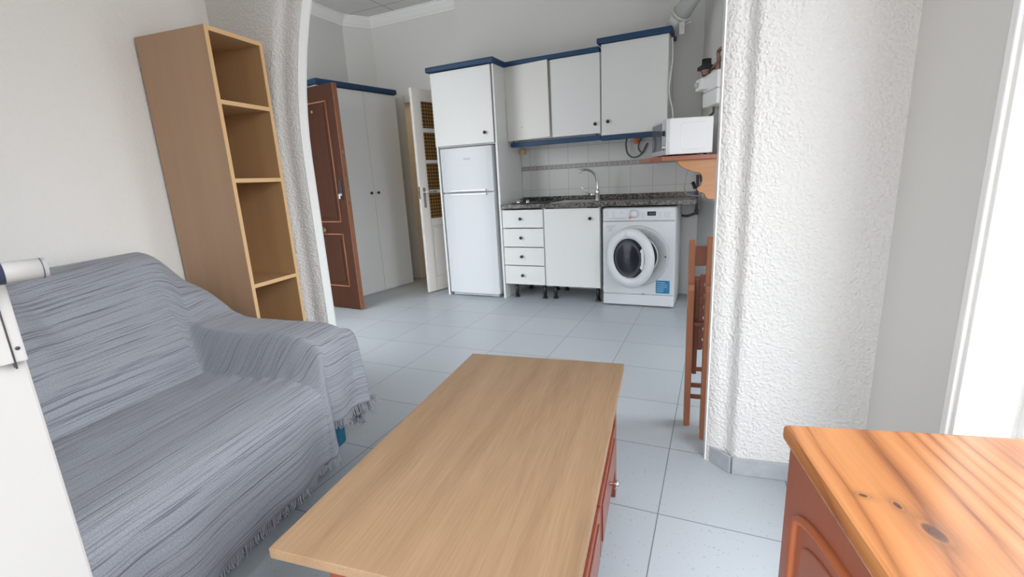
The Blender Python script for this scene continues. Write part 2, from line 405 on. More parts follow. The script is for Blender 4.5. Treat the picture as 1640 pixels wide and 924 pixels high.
# back wall (behind the camera) with the open balcony doorway
b_ = B()
box(b_, -2.3, -1.02, -.72, -.60, 0, ZC); box(b_, .02, 1.0, -.72, -.60, 0, ZC); box(b_, -1.02, .02, -.72, -.60, 2.25, ZC)
struct('wall_back', b_, 'paint')

# window 1: casing along the inner corner, frame and leaf inside the reveal
win = thing('window_1', 'tall white window with casing in the wall beside the pine sideboard', 'window', (0,0,0), kind='structure')
a0 = rw(1.335)
ang = math.atan2(RW1[1]-RW0[1], RW1[0]-RW0[0])
def onwall(s, off, z):   # s along the wall from far corner of the opening towards the camera, off outwards(+)
    d = Vector((RW1[0]-RW0[0], RW1[1]-RW0[1], 0)).normalized(); n = Vector((-d.y, d.x, 0))
    p = Vector((a0[0], a0[1], 0)) + d*s + n*off; return (p.x, p.y, z)
def wbox(bm, s0, s1, o0, o1, z0, z1):
    P = [onwall(s0,o0,0), onwall(s1,o0,0), onwall(s1,o1,0), onwall(s0,o1,0)]
    prism(bm, [(p[0],p[1]) for p in P], z0, z1)
b_ = B(); wbox(b_, -.004, .018, -.012, .10, .36, 2.44); wbox(b_, -.022, .004, -.02, 0, .30, 2.46)
obj('casing', b_, 'paint_gloss', win, .004)
b_ = B(); wbox(b_, .018, .06, .10, .16, .36, 2.44); wbox(b_, 1.79, 1.845, .10, .16, .36, 2.44); wbox(b_, .06, 1.79, .10, .16, .36, .42); wbox(b_, .06, 1.79, .10, .16, 2.38, 2.44)
obj('frame', b_, 'paint_gloss', win, .004)

# the arched partition between living room and kitchen
AR, AL = -.043, -1.985
def arch_outline():
    pts = []
    for i in range(10): pts.append((AL, 1.28*i/10))
    # left quarter: from spring 1.28 up to apex
    xc, top = -1.0, 2.66
    for i in range(21):
        t = i/20*PI/2
        pts.append((xc - (xc-AL)*math.cos(t), 1.28 + (top-1.28)*math.sin(t)))
    for i in range(1, 21):
        t = i/20*PI/2
        pts.append((xc + (AR-xc)*math.sin(t), 1.75 + (top-1.75)*math.cos(t)))
    for i in range(1, 11): pts.append((AR, 1.75*(1-i/10)))
    return pts
AO = arch_outline()
def arch_normal(i):
    a = Vector(AO[max(i-1,0)]); c = Vector(AO[min(i+1,len(AO)-1)]); d = (c-a).normalized()
    return Vector((-d.y, d.x))     # points away from the opening (left for the left jamb)
def yfront(x):
    if x < -1.0: return 1.735 + (x+1.0)*.008
    if x > .05: return 1.74 + (x-.05)*.13
    return 1.738
XL, XR = -2.60, 1.15
def outer(i):
    n = len(AO); t = i/(n-1)
    x, z = AO[i]
    if i < 10: return (XL, z)
    if i >= n-10: return (XR, z)
    # corner split
    k = (i-10)/(n-20)
    L1, L2, L3 = ZC-1.28, XR-XL, ZC-1.75
    s = k
    if s < .3: return (XL, 1.28 + (ZC-1.28)*s/.3)
    if s <= .7: return (XL + (XR-XL)*(s-.3)/.4, ZC)
    return (XR, ZC - (ZC-1.75)*(s-.7)/.3)
prof = [(.000,1.803),(.006,1.797),(.022,1.788),(.038,1.782),(.052,1.780),(.066,1.778),(.078,1.770),(.088,1.757),(.096,1.746),(.110,1.738)]
YB = 1.845
bm = B(); rows = []
for i in range(len(AO)):
    x, z = AO[i]; n = arch_normal(i); right = x > -1.0
    ring = []
    for (o, y) in prof: ring.append(bm.verts.new((x+n.x*o, y, z+max(n.y,0)*o)))
    ox, oz = outer(i)
    ix, iz = x+n.x*.11, z+max(n.y,0)*.11
    # intermediate flat points
    for t in (.25, .6, 1.0):
        px, pz = ix+(ox-ix)*t, iz+(oz-iz)*t
        ring.append(bm.verts.new((px, yfront(px), pz)))
    ring.append(bm.verts.new((ox, YB+.05, oz)))
    ring.append(bm.verts.new((x-n.x*.004, YB, z)))
    rows.append(ring)
for i in range(len(rows)-1):
    for k in range(len(rows[0])-1):
        try: bm.faces.new((rows[i][k], rows[i][k+1], rows[i+1][k+1], rows[i+1][k]))
        except ValueError: pass
for f in bm.faces: f.smooth = True
partition = struct('wall_arch', bm, 'plaster_rough')
partition.data.polygons.foreach_set('use_smooth', [True]*len(partition.data.polygons))
md = partition.modifiers.new('e', 'EDGE_SPLIT'); md.split_angle = R(50)
# smooth painted jamb lining of the arch
bm = B(); rows = []
for i in range(len(AO)):
    x, z = AO[i]; n = arch_normal(i); sp = .008 if x > -.5 else .002
    rows.append([bm.verts.new((x - n.x*o, y, z - max(n.y,0)*o)) for (o, y) in ((-.004,1.80),(.001,1.799),(sp,1.838),(sp,1.852),(-.004,1.852))])
for i in range(len(rows)-1):
    for k in range(4): bm.faces.new((rows[i][k], rows[i][k+1], rows[i+1][k+1], rows[i+1][k]))
struct('trim_1', bm, 'paint_gloss')

# grey skirting tiles round the foot of the pillar
b_ = B()
def skirt(bm, pts, h, th=.012):
    for p, q in zip(pts[:-1], pts[1:]):
        p, q = Vector(p), Vector(q); d = (q-p).normalized(); n = Vector((d.y, -d.x))*th
        prism(bm, [tuple(p), tuple(q), tuple(q+n), tuple(p+n)], 0, h)
skirt(b_, [(-.022,1.800), (.052,1.742), (.46,1.796)], .07)
struct('baseboard_arch', b_, 'skirting', bevel=.003)

# kitchen walls
b_ = B()
box(b_, -2.60, -.262, YW, YW+.25, 0, ZC); box(b_, -.262, -.10, YW+.06, YW+.25, 0, ZC)
struct('wall_kitchen', b_, 'paint')
DX0, DX1, DZ = -3.41, -2.665, 2.04
b_ = B()
box(b_, -3.80, DX0, 4.62, 4.74, 0, ZC); box(b_, DX0, DX1, 4.62, 4.74, DZ, ZC); box(b_, DX1, -2.58, 4.62, 4.74, 0, ZC)
struct('wall_far', b_, 'paint')
b_ = B(); wseg(b_, (-3.95,1.86), (-3.95,4.36), 0, ZC, -.14); wseg(b_, (-3.95,4.36), (-3.76,4.62), 0, ZC, -.14)
struct('wall_entrance', b_, 'paint')
# diagonal wall with the heater, and the window side of the kitchen
DG = Vector((.394,-.919,0)); DN = Vector((-.919,-.394,0))     # along, and towards the room
b_ = B(); wseg(b_, (-.262,4.505), (.008,3.875), 0, ZC, -.14)
wseg(b_, (.008,3.875), (1.05,3.875), 0, ZC, -.14)
wseg(b_, (1.05,3.875), (1.05,3.05), 0, ZC, -.14)
wseg(b_, (1.05,3.05), (1.05,2.25), 0, .10, -.14); wseg(b_, (1.05,3.05), (1.05,2.25), 2.15, ZC, -.14)
wseg(b_, (1.05,2.25), (1.05,1.85), 0, ZC, -.14)
struct('wall_diagonal', b_, 'paint')

# cornice round the kitchen ceiling
def cornice(bm, pts):
    pr = [(0,0),(.0,-.10),(.012,-.10),(.018,-.085),(.030,-.075),(.05,-.045),(.062,-.03),(.062,-.012),(.075,-.008),(.075,0)]
    P = [Vector(p) for p in pts]; rings = []
    for i, p in enumerate(P):
        d1 = (P[i]-P[i-1]).normalized() if i else (P[1]-P[0]).normalized()
        d2 = (P[i+1]-P[i]).normalized() if i < len(P)-1 else d1
        n1 = Vector((d1.y,-d1.x)); n2 = Vector((d2.y,-d2.x)); n = (n1+n2); n = n/ (n.dot(n1)) if n.length else n1
        rings.append([bm.verts.new((p.x+n.x*o, p.y+n.y*o, ZC+z)) for o, z in pr])
    for a, c in zip(rings[:-1], rings[1:]):
        for k in range(len(pr)-1): bm.faces.new((a[k], a[k+1], c[k+1], c[k]))
b_ = B(); cornice(b_, [(-3.95,1.9), (-3.95,4.36), (-3.76,4.62), (-2.60,4.62), ]); struct('trim_2', b_, 'paint_gloss')

# small room seen through the glazed door
b_ = B()
box(b_, -3.75,-3.65,4.74,6.1,0,2.6); box(b_, -2.35,-2.25,4.74,6.1,0,2.6); box(b_, -3.75,-2.25,6.0,6.1,0,2.6); box(b_,-3.75,-2.25,4.74,6.1,2.55,2.65)
struct('wall_bathroom', b_, 'warm_wall')
# door frame
b_ = B()
for x0, x1 in ((DX0-.07, DX0+.012), (DX1-.015, DX1+.06)): box(b_, x0, x1, 4.60, 4.76, 0, DZ+.07, .004)
box(b_, DX0+.015, DX1-.015, 4.60, 4.76, DZ-.015, DZ+.07, .004)
struct('trim_3', b_, 'white_door')

# ------------------------------------------------------------------ glazed interior door (open)
gd = thing('door_1', 'open white glazed door with amber panes, beside the refrigerator cabinet', 'door', (-2.668,4.608,0), 0, kind='structure')
# local: leaf along +x from hinge (0) to free edge (w)
fe = Vector((-2.843,3.955,0)) - Vector((-2.668,4.608,0)); gd.rotation_euler = (0,0,math.atan2(fe.y, fe.x)); W = fe.length
T = .018
b_ = B()
box(b_, 0, .085, -T, T, .012, 2.03); box(b_, W-.105, W, -T, T, .012, 2.03)
zs = [(1.915,2.03), (1.625,1.665), (1.325,1.36), (1.03,1.065), (.70,.775), (.012,.16)]
for z0, z1 in zs: box(b_, .085, W-.105, -T, T, z0, z1)
obj('frame', b_, 'white_door', gd, .003)
for z0, z1 in ((1.665,1.915),(1.36,1.625),(1.065,1.325),(.775,1.03)):
    b_ = B(); box(b_, .085, W-.105, -.003, .003, z0, z1); obj('glass_pane', b_, 'amber', gd)
b_ = B(); box(b_, .085, W-.105, -.008, .008, .16, .70); box(b_, .115, W-.135, -.013, .013, .19, .67); obj('lower_panel', b_, 'white_door', gd, .004)
for s in (-1, 1):
    h = obj('handle', tube(B(), [(W-.045, s*T, 1.045),(W-.045, s*(T+.045), 1.045),(W-.06, s*(T+.05), 1.045),(W-.165, s*(T+.05), 1.045)], .009, 10), 'chrome', gd, label='chrome lever handle')
    b_ = B(); box(b_, W-.062, W-.028, s*T-.003, s*T+.003, .89, 1.09, .002); obj('handle_plate', b_, 'chrome', h)
b_ = B(); box(b_, W-.002, W+.001, -.010, .010, .98, 1.10); obj('lock_plate', b_, 'brass', gd)

# ------------------------------------------------------------------ entry door (open)
ed = thing('door_2', 'open brown wooden entrance door with raised panels, in front of the wardrobe', 'door', (-3.925,3.285,0), 0, kind='structure')
fe = Vector((-3.105,3.218,0)) - Vector((-3.925,3.285,0)); ed.rotation_euler = (0,0,math.atan2(fe.y, fe.x)); W = fe.length
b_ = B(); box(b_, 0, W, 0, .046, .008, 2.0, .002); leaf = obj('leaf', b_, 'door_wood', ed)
b_ = B(); box(b_, W-.001, W+.004, .0, .046, .008, 2.0, .001); obj('edge_lipping', b_, 'door_edge', ed)
for z0, z1 in ((.83,1.865),(.225,.715)):
    b_ = B()
    # moulding frame round each panel
    x0, x1 = .11, W-.105
    for (p0, p1) in (((x0,z0),(x1,z0)), ((x1,z0),(x1,z1)), ((x1,z1),(x0,z1)), ((x0,z1),(x0,z0))):
        tube(b_, [(p0[0],-.001,p0[1]), (p1[0],-.001,p1[1])], .006, 8)
    obj('moulding', b_, 'door_edge', ed)
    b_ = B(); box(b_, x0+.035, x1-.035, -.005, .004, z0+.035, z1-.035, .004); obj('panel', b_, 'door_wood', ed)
b_ = B(); lathe(b_, [(0,.03),(.006,.03),(.01,.013),(.03,.012),(.036,.026),(.055,.03),(.066,.022),(.07,0)], (.47,-.002,.75), (0,-1,0), 28); obj('door_knob', b_, 'brass', ed)
b_ = B(); lathe(b_, [(0,.014),(.004,.013),(.006,.006),(.006,0)], (.53,-.002,1.795), (0,-1,0), 16); obj('peephole', b_, 'brass', ed)
b_ = B(); box(b_, W-.075, W-.035, -.006, .001, 1.02, 1.20, .002); lp = obj('lock_plate', b_, 'black', ed)
b_ = B(); lathe(b_, [(0,.012),(.016,.011),(.018,0)], (W-.055,-.005,1.07), (0,-1,0), 14); box(b_, W-.062, W-.048, -.03, -.02, 1.035, 1.075, .002); obj('lock_cylinder', b_, 'silver', lp)
b_ = B(); box(b_, W+.003, W+.006, .012, .034, 1.01, 1.22, .001); box(b_, W+.005, W+.018, .016, .03, 1.10, 1.115, .002); obj('strike_plate', b_, 'brass', ed)
b_ = B(); box(b_, W+.003, W+.006, .012, .034, 1.42, 1.45, .001); box(b_, W+.005, W+.012, .018, .028, 1.43, 1.44, .002); obj('latch_bolt', b_, 'brass', ed)

# ------------------------------------------------------------------ wardrobe
wd0 = Vector((-3.518,3.452,0)); wd1 = Vector((-3.340,4.365,0)); wdv = (wd1-wd0); WL = wdv.length
wr = thing('wardrobe', 'tall white built-in wardrobe with blue top rail behind the brown door', 'wardrobe', wd0, math.atan2(wdv.y, wdv.x))
# local x along the front, +y goes away from the room (towards the wall)
b_ = B(); box(b_, 0, .018, .02, .37, .0, 2.07); box(b_, WL-.02, WL, .02, .30, 0, 2.07); box(b_, .018, WL-.02, .02, .30, 2.045, 2.07); box(b_, .018, WL-.02, .02,.30,0,.018); box(b_, .018, WL-.02,.285,.30,.018,2.045)
obj('carcass', b_, 'white_lam', wr, .001)
xs = [0.0, .5, WL]
sp_ = .512
for (x0, x1, kx) in ((.002, sp_-.0015, sp_-.045), (sp_+.0015, WL-.002, sp_+.045)):
    b_ = B(); box(b_, x0, x1, 0, .019, .015, 2.065, .002); d = obj('wardrobe_door', b_, 'white_lam', wr); knob(d, (kx, 0, 1.062))
b_ = B(); box(b_, -.025, WL+.01, -.025, .37, 2.072, 2.122, .012, 3); obj('top_rail', b_, 'blue', wr, label='blue lacquered top rail')

# ------------------------------------------------------------------ refrigerator cabinet
CF = 3.96
tc_ = thing('tall_cabinet', 'tall white cabinet with blue top rail housing the refrigerator', 'cabinet', (-2.60,CF,0))
CW = .655
b_ = B(); box(b_, 0, .02, .0, .53, .0, 2.12); obj('side_panel', b_, 'white_lam', tc_, .001)
b_ = B(); box(b_, CW-.02, CW, .0, .53, .0, 2.12); obj('side_panel', b_, 'white_lam', tc_, .001)
for z0 in (1.45, 2.10):
    b_ = B(); box(b_, .02, CW-.02, .02, .53, z0, z0+.018); obj('shelf_board', b_, 'white_lam', tc_)
b_ = B(); box(b_, .006, CW-.024, -.019, -.001, 1.462, 2.115, .003); d = obj('cabinet_door', b_, 'white_lam', tc_); knob(d, (CW-.105,-.019,1.552))
b_ = B(); box(b_, -.03, CW+.022, -.045, .535, 2.122, 2.168, .014, 3); obj('top_rail', b_, 'blue', tc_, label='blue lacquered top rail')

# ------------------------------------------------------------------ refrigerator
fr = thing('refrigerator', 'white two-door refrigerator standing inside the tall cabinet', 'refrigerator', (-2.562,CF-.005,0))
FW = .558
b_ = B(); box(b_, .0, FW, .03, .52, .03, 1.443, .006); obj('body', b_, 'enamel', fr)
def bowed(bm, x0, x1, z0, z1, y, bow=.018, th=.05, n=10):
    pts = []
    for i in range(n+1):
        t = i/n; e = 1-(2*t-1)**4 * .9; pts.append((x0+(x1-x0)*t, y - bow*(1-(2*t-1)**2)*.5 - .012*e))
    pts += [(x1, y+th*.6), (x0, y+th*.6)]
    prism(bm, pts, z0, z1)
for nm, z0, z1 in (('freezer_door', 1.03, 1.44), ('fridge_door', .035, 1.02)):
    b_ = B(); bowed(b_, .0, FW, z0, z1, .0); d = obj(nm, b_, 'enamel', fr, .006)
    hz = z0 if z0 > .5 else z1
    b_ = B(); s = 1 if z0 > .5 else -1
    box(b_, .10, FW-.07, -.030, -.008, hz+ (.004 if s>0 else -.022), hz+(.022 if s>0 else -.004), .004); obj('handle', b_, 'silver', d)
b_ = B(); box(b_, .265, .335, -.024, -.0195, 1.325, 1.341, .001); obj('badge', b_, 'grey_plastic', fr, label='small grey badge')
b_ = B(); box(b_, .02, FW-.02, .02, .3, .006, .033, .002); obj('plinth', b_, 'grey_plastic', fr)

# ------------------------------------------------------------------ wall cabinets
UF = 4.20
def wall_cabinet(label, x0, x1, z0, z1, kx, kz, tilt=0, doormat='white_lam'):
    c = thing('wall_cabinet', label, 'cabinet', (x0, UF, z0), 0, 'white wall cabinets above the worktop')
    w = x1-x0; h = z1-z0
    b_ = B(); box(b_, 0, .016, .0, .295, 0, h); box(b_, w-.016, w, .0, .295, 0, h); box(b_, .016, w-.016, 0, .295, 0, .016); box(b_, .016, w-.016, 0, .295, h-.016, h); box(b_, .016, w-.016, .285, .295, .016, h-.016)
    obj('carcass', b_, 'white_lam', c, .001)
    b_ = B(); box(b_, .002, w-.003, -.018, 0, .002, h-.002, .002)
    if tilt: xf(b_, Matrix.Rotation(-R(tilt), 4, 'Z') @ Matrix.Rotation(R(-.6), 4, 'Y'))
    d = obj('cabinet_door', b_, doormat, c)
    if kx is not None: knob(d, (kx-x0, -.018, kz-z0))
    else:
        b_ = B(); lathe(b_, [(0,.004),(.0008,.004),(.0008,0)], (-1.785-x0, -.0185-.0, 1.59-z0), (0,-1,0), 10); xf(b_, Matrix.Rotation(-R(tilt), 4, 'Z')@ Matrix.Translation((0,-.0015,0))); obj('screw_hole', b_, 'dark_void', d)
    return c
wall_cabinet('white wall cabinet with a knobless slightly open door, next to the refrigerator cabinet', -1.940, -1.505, 1.475, 2.125, None, 0, 3.5, 'white_cream')
wall_cabinet('white wall cabinet between the knobless door and the taller end cabinet', -1.500, -1.053, 1.475, 2.125, -1.095, 1.553)
wall_cabinet('taller white wall cabinet at the end, above the washing machine', -1.045, -.500, 1.452, 2.178, -.985, 1.563)
b_ = B(); box(b_, -1.935, -1.055, UF-.04, UF+.30, 2.127, 2.165, .012, 3); tag(obj('cornice_board', b_, 'blue'), 'low blue cornice board on the two smaller wall cabinets', 'trim board')
b_ = B(); box(b_, -1.075, -.475, UF-.05, UF+.295, 2.180, 2.222, .012, 3); tag(obj('cornice_board', b_, 'blue'), 'higher blue cornice board on the taller end wall cabinet', 'trim board')
b_ = B(); box(b_, -1.915, -1.055, UF-.015, UF+.012, 1.418, 1.460, .006, 2); box(b_, -1.90, -1.89, UF+.002, UF+.01, 1.455, 1.4755); box(b_, -1.10, -1.09, UF+.002, UF+.01, 1.455, 1.4755); tag(obj('light_pelmet', b_, 'blue'), 'blue pelmet rail under the two smaller wall cabinets', 'trim board')
b_ = B(); box(b_, -1.05, -.50, UF-.02, UF+.005, 1.410, 1.450, .006, 2); tag(obj('light_pelmet', b_, 'blue'), 'blue pelmet rail under the taller end wall cabinet', 'trim board')
b_ = B(); box(b_, -1.86, -1.10, UF+.05, UF+.11, 1.43, 1.4755, .006, 2); tag(obj('strip_light', b_, 'grey_plastic'), 'slim grey strip light under the two smaller wall cabinets', 'light')

# ------------------------------------------------------------------ tiled splashback with decorative border
b_ = B(); box(b_, -1.943, -.262, YW-.008, YW+.001, .90, 1.452)
sb_ = struct('wall_tiling', b_, 'wall_tile'); 
b_ = B(); box(b_, -1.943, -.262, YW-.0105, YW-.007, 1.197, 1.243)
bd = obj('tile_border', b_, plain('border tile', (.46,.43,.42), .3), sb_)
b_ = B()
box(b_, -1.943, -.262, YW-.0118, YW-.010, 1.236, 1.239); box(b_, -1.943, -.262, YW-.0118, YW-.010, 1.201, 1.204)
x = -1.925
while x < -.28:
    for t0 in (0,):
        # an eye shape and a small ring, alternating
        P = []
        for k in range(16):
            a = 2*PI*k/16; P.append((x+.021*math.cos(a), YW-.0112, 1.220+.0095*math.sin(a)))
        P.append(P[0]); P.append(P[1]); tube(b_, P, .0017, 4, False)
        P = []
        for k in range(12):
            a = 2*PI*k/12; P.append((x+.050+.009*math.cos(a), YW-.0112, 1.220+.011*math.sin(a)))
        P.append(P[0]); P.append(P[1]); tube(b_, P, .0020, 4, False)
    x += .1005
obj('border_pattern', b_, plain('border pattern', (.16,.14,.15), .4), bd)

# ------------------------------------------------------------------ base units
BF = 3.985
ZB = .142; ZT = .858
dr = thing('drawer_unit', 'narrow white base unit with four drawers on black legs', 'cabinet', (-1.942,BF,0), 0, 'white base units under the worktop')
w = .412
b_ = B(); box(b_, 0, .016, .0, .48, ZB, ZT); box(b_, w-.016, w, 0, .48, ZB, ZT); box(b_, .016, w-.016, 0, .48, ZB, ZB+.016); box(b_, .016, w-.016, .47, .48, ZB, ZT); obj('carcass', b_, 'white_lam', dr, .001)
zz = [ZB, .327, .502, .680, ZT-.006]
for z0, z1 in zip(zz[:-1], zz[1:]):
    b_ = B(); box(b_, .002, w-.004, -.019, 0, z0+.003, z1-.005, .003); d = obj('drawer', b_, 'white_lam', dr); knob(d, (w*.46+.0, -.019, (z0+z1)/2))
def leg(p, x, y, h):
    b_ = B(); tube(b_, [(x,y,.012),(x,y,h)], .017, 12); lathe(b_, [(0,0),(0,.026),(.012,.024),(.016,.017)], (x,y,0), (0,0,1), 14); return obj('leg', b_, 'black', p)
for x in (.085, .375):
    for y in (.06,.42): leg(dr, x, y, ZB)
bu = thing('sink_unit', 'white base cupboard with one door below the sink', 'cabinet', (-1.526,BF,0), 0, 'white base units under the worktop')
w = .515
b_ = B(); box(b_, 0, .016, .0, .48, ZB, ZT); box(b_, w-.016, w, 0, .48, ZB, ZT); box(b_, .016, w-.016, 0, .48, ZB, ZB+.016); box(b_, .016, w-.016, .47, .48, ZB, ZT); obj('carcass', b_, 'white_lam', bu, .001)
b_ = B(); box(b_, .004, w-.002, -.019, 0, ZB+.001, ZT-.008, .003); d = obj('cabinet_door', b_, 'white_lam', bu); knob(d, (w-.082,-.019,.762))
for x in (.06, .47):
    for y in (.08,.42): leg(bu, x, y, ZB)

# worktop
wt = thing('worktop', 'speckled brown granite kitchen worktop with upstand', 'worktop', (0,0,0))
b_ = B()
SX0, SX1, SY0, SY1 = -1.46, -1.14, 4.05, 4.36
box(b_, -1.943, SX0, 3.945, YW-.002, .862, .898); box(b_, SX1, -.90, 3.945, YW-.002, .862, .898)
box(b_, SX0, SX1, 3.945, SY0, .862, .898); box(b_, SX0, SX1, SY1, YW-.002, .862, .898)
prism(b_, [(-.90,3.945),(-.245,3.945),(-.245,4.30),(-.30,4.495),(-.90,4.495)], .862, .898)
obj('slab', b_, 'granite', wt, .002)
b_ = B(); box(b_, -1.943, -.285, YW-.030, YW-.009, .898, .940, .002); obj('upstand', b_, 'granite', wt)
# sink bowl
b_ = B()
box(b_, SX0+.001, SX0+.004, SY0+.001, SY1-.001, .76, .8995); box(b_, SX1-.004, SX1-.001, SY0+.001, SY1-.001, .76, .8995)
box(b_, SX0+.004, SX1-.004, SY0+.001, SY0+.004, .76, .8995); box(b_, SX0+.004, SX1-.004, SY1-.004, SY1-.001, .76, .8995); box(b_, SX0+.001, SX1-.001, SY0+.001, SY1-.001, .757, .76)
# rim
for (x0,x1,y0,y1) in ((SX0-.02,SX1+.02,SY0-.02,SY0+.002),(SX0-.02,SX1+.02,SY1-.002,SY1+.02),(SX0-.02,SX0+.002,SY0,SY1),(SX1-.002,SX1+.02,SY0,SY1)): box(b_, x0,x1,y0,y1,.8985,.9015,.001)
tag(obj('kitchen_sink', b_, 'steel'), 'small steel sink bowl set in the granite worktop', 'sink')
# hob
hb = thing('gas_hob', 'dark gas hob with steel knobs on the worktop by the refrigerator', 'hob', (-1.90,4.0,.899))
b_ = B(); box(b_, .03, .40, .03, .44, .0, .010, .004); obj('hob_plate', b_, 'black', hb)
for (x, y) in ((.13,.30),(.30,.30),(.13,.15),(.30,.15)):
    b_ = B(); lathe(b_, [(0,.045),(.008,.045),(.012,.03),(.02,.03),(.022,0)], (x,y,.009), (0,0,1), 18); bnr = obj('burner', b_, 'black', hb)
    b_ = B()
    for a in range(4):
        c, s = math.cos(a*PI/2+.78), math.sin(a*PI/2+.78)
        box(b_, x-.004+c*.05, x+.004+c*.05, y-.004+s*.05, y+.004+s*.05, .009, .034)
    tube(b_, [(x-.06,y,.036),(x+.06,y,.036)], .004, 6); tube(b_, [(x,y-.06,.036),(x,y+.06,.036)], .004, 6); obj('pan_support', b_, 'black', hb)
for x in (.095, .19):
    b_ = B(); lathe(b_, [(0,.019),(.022,.017),(.024,0)], (x,.055,.009), (0,0,1), 18); obj('knob', b_, 'steel', hb, label='steel control knob')
# faucet
fc = thing('faucet', 'chrome swan-neck faucet behind the sink', 'faucet', (-1.115,4.30,.899))
b_ = B(); lathe(b_, [(0,.026),(.006,.026),(.01,.02),(.075,.019),(.09,.016),(.10,.012),(.10,0)], (0,0,0), (0,0,1), 20); obj('base', b_, 'chrome', fc)
b_ = B(); tube(b_, spline([(0,0,.09),(.0,-.0,.15),(-.012,-.015,.215),(-.045,-.05,.262),(-.09,-.09,.278),(-.125,-.12,.270)], 6), .0115, 12, r2=.0105); obj('spout', b_, 'chrome', fc)
b_ = B(); tube(b_, [(-.125,-.12,.272),(-.131,-.125,.250)], .013, 12); obj('spout_tip', b_, 'silver', fc)
b_ = B(); tube(b_, [(-.005,-.01,.055),(-.06,-.03,.05)], .014, 12); tube(b_, [(-.055,-.03,.05),(-.085,-.045,.07),(-.13,-.075,.128)], .008, 10, r2=.006); obj('lever', b_, 'chrome', fc)

# ------------------------------------------------------------------ washing machine
wm = thing('washing_machine', 'white front-loading washing machine with its round door ajar', 'washing machine', (-.985,3.955,0), R(.8))
WW, WH = .597, .848
b_ = B(); box(b_, 0, WW, .012, .53, .012, WH, .02, 3); obj('body', b_, 'enamel', wm)
b_ = B(); box(b_, .004, WW-.004, -.006, .03, .735, WH-.004, .016, 3); cp = obj('control_panel', b_, 'enamel', wm)
b_ = B(); box(b_, .003, WW-.003, -.004, .03, .112, .731, .008, 2); obj('front_panel', b_, 'enamel', wm)
b_ = B(); box(b_, .003, WW-.003, -.002, .03, .012, .106, .008, 2); obj('kick_panel', b_, 'enamel', wm)
b_ = B(); lathe(b_, [(0,.034),(.004,.034),(.006,.026),(.022,.025),(.026,.022),(.027,0)], (.267,-.006,.797), (0,-1,0), 28); obj('program_dial', b_, 'enamel', cp)
b_ = B()
tube(b_, [(.267+.036*math.cos(a*PI/16), -.0068, .797+.036*math.sin(a*PI/16)) for a in range(33)], .0012, 4, False)
obj('dial_ring', b_, 'grey_plastic', cp)
b_ = B(); box(b_, .372, .440, -.0085, -.005, .778, .812, .001); dsp = obj('display', b_, 'dark_glass', cp, label='small black display')
b_ = B()
for k in range(4):
    x = .385+k*.013
    box(b_, x, x+.007, -.0092, -.0082, .788, .790); box(b_, x, x+.007, -.0092, -.0082, .800, .802); box(b_, x+.006, x+.0075, -.0092, -.0082, .789, .801)
obj('display_digits', b_, 'print_grey', dsp)
b_ = B(); box(b_, .035, .205, -.012, -.004, .740, .762, .004); dd = obj('detergent_drawer', b_, 'enamel', wm)
b_ = B(); prism(b_, [(.05,.752),(.195,.752),(.195,.757),(.15,.763),(.05,.754)], -.0135, -.011, 'XZ'); obj('drawer_grip', b_, 'grey_plastic', dd)
b_ = B(); lathe(b_, [(0,.011),(.001,.011),(.001,0)], (.232,-.0065,.765), (0,-1,0), 18); obj('orange_mark', b_, 'orange', cp, label='round orange mark')
b_ = B()
random.seed(3)
for (x0, z0, n) in ((.03,.815,5),(.085,.815,6),(.15,.818,3),(.325,.80,5),(.46,.80,5),(.50,.80,5),(.525,.80,5)):
    b_ = B()
    for k in range(n):
        box(b_, x0, x0+.018+random.random()*.01, -.0067, -.0058, z0-k*.009, z0-k*.009+.0028)
    obj('print_column', b_, 'faint', cp)
b_ = B()
for x in (.375,.40,.42,.445): box(b_, x, x+.012, -.0067, -.0058, .762, .765)
obj('print_row', b_, 'faint', cp)
b_ = B()
for x in (.425,): box(b_, x, x+.04, -.0067, -.0058, .742, .746)
obj('print_row', b_, 'faint', cp)
b_ = B(); box(b_, .145, .215, -.0067, -.0058, .764, .7665)
obj('print_line', b_, 'faint', cp)
# bezel ring
cx, cz = .290, .440
b_ = B(); lathe(b_, [(-.002,.258),(.008,.256),(.012,.250),(.008,.235),(.002,.175),(-.02,.165)], (cx,-.002,cz), (0,-1,0), 64); obj('door_bezel', b_, plain('grey bezel', (.50,.515,.53), .35), wm)
b_ = B(); tube(b_, [(cx+.257*math.cos(a*PI/32), -.008, cz+.257*math.sin(a*PI/32)) for a in range(65)], .0022, 6, False); obj('bezel_seam', b_, 'print_grey', wm)
b_ = B(); lathe(b_, [(.002,0),(.002,.165)], (cx,-.004,cz), (0,-1,0), 40); obj('drum_opening', b_, 'dark_void', wm)
b_ = B(); box(b_, cx+.226, cx+.238, -.018, -.008, cz-.006, cz+.006, .002); obj('latch_slot', b_, 'black', wm)
b_ = B()
for a, l in ((78,.018),(62,.016),(50,.01),(38,.022)):
    b_ = B(); t = R(a); c_ = Vector((cx+.222*math.cos(t), -.0135, cz+.222*math.sin(t)))
    box(b_, c_.x-l/2, c_.x+l/2, c_.y, c_.y+.004, c_.z-.003, c_.z+.003, rot=Matrix.Rotation(t-PI/2, 3, 'Y').inverted(), piv=c_)
    obj('bezel_mark', b_, 'print_grey', wm)
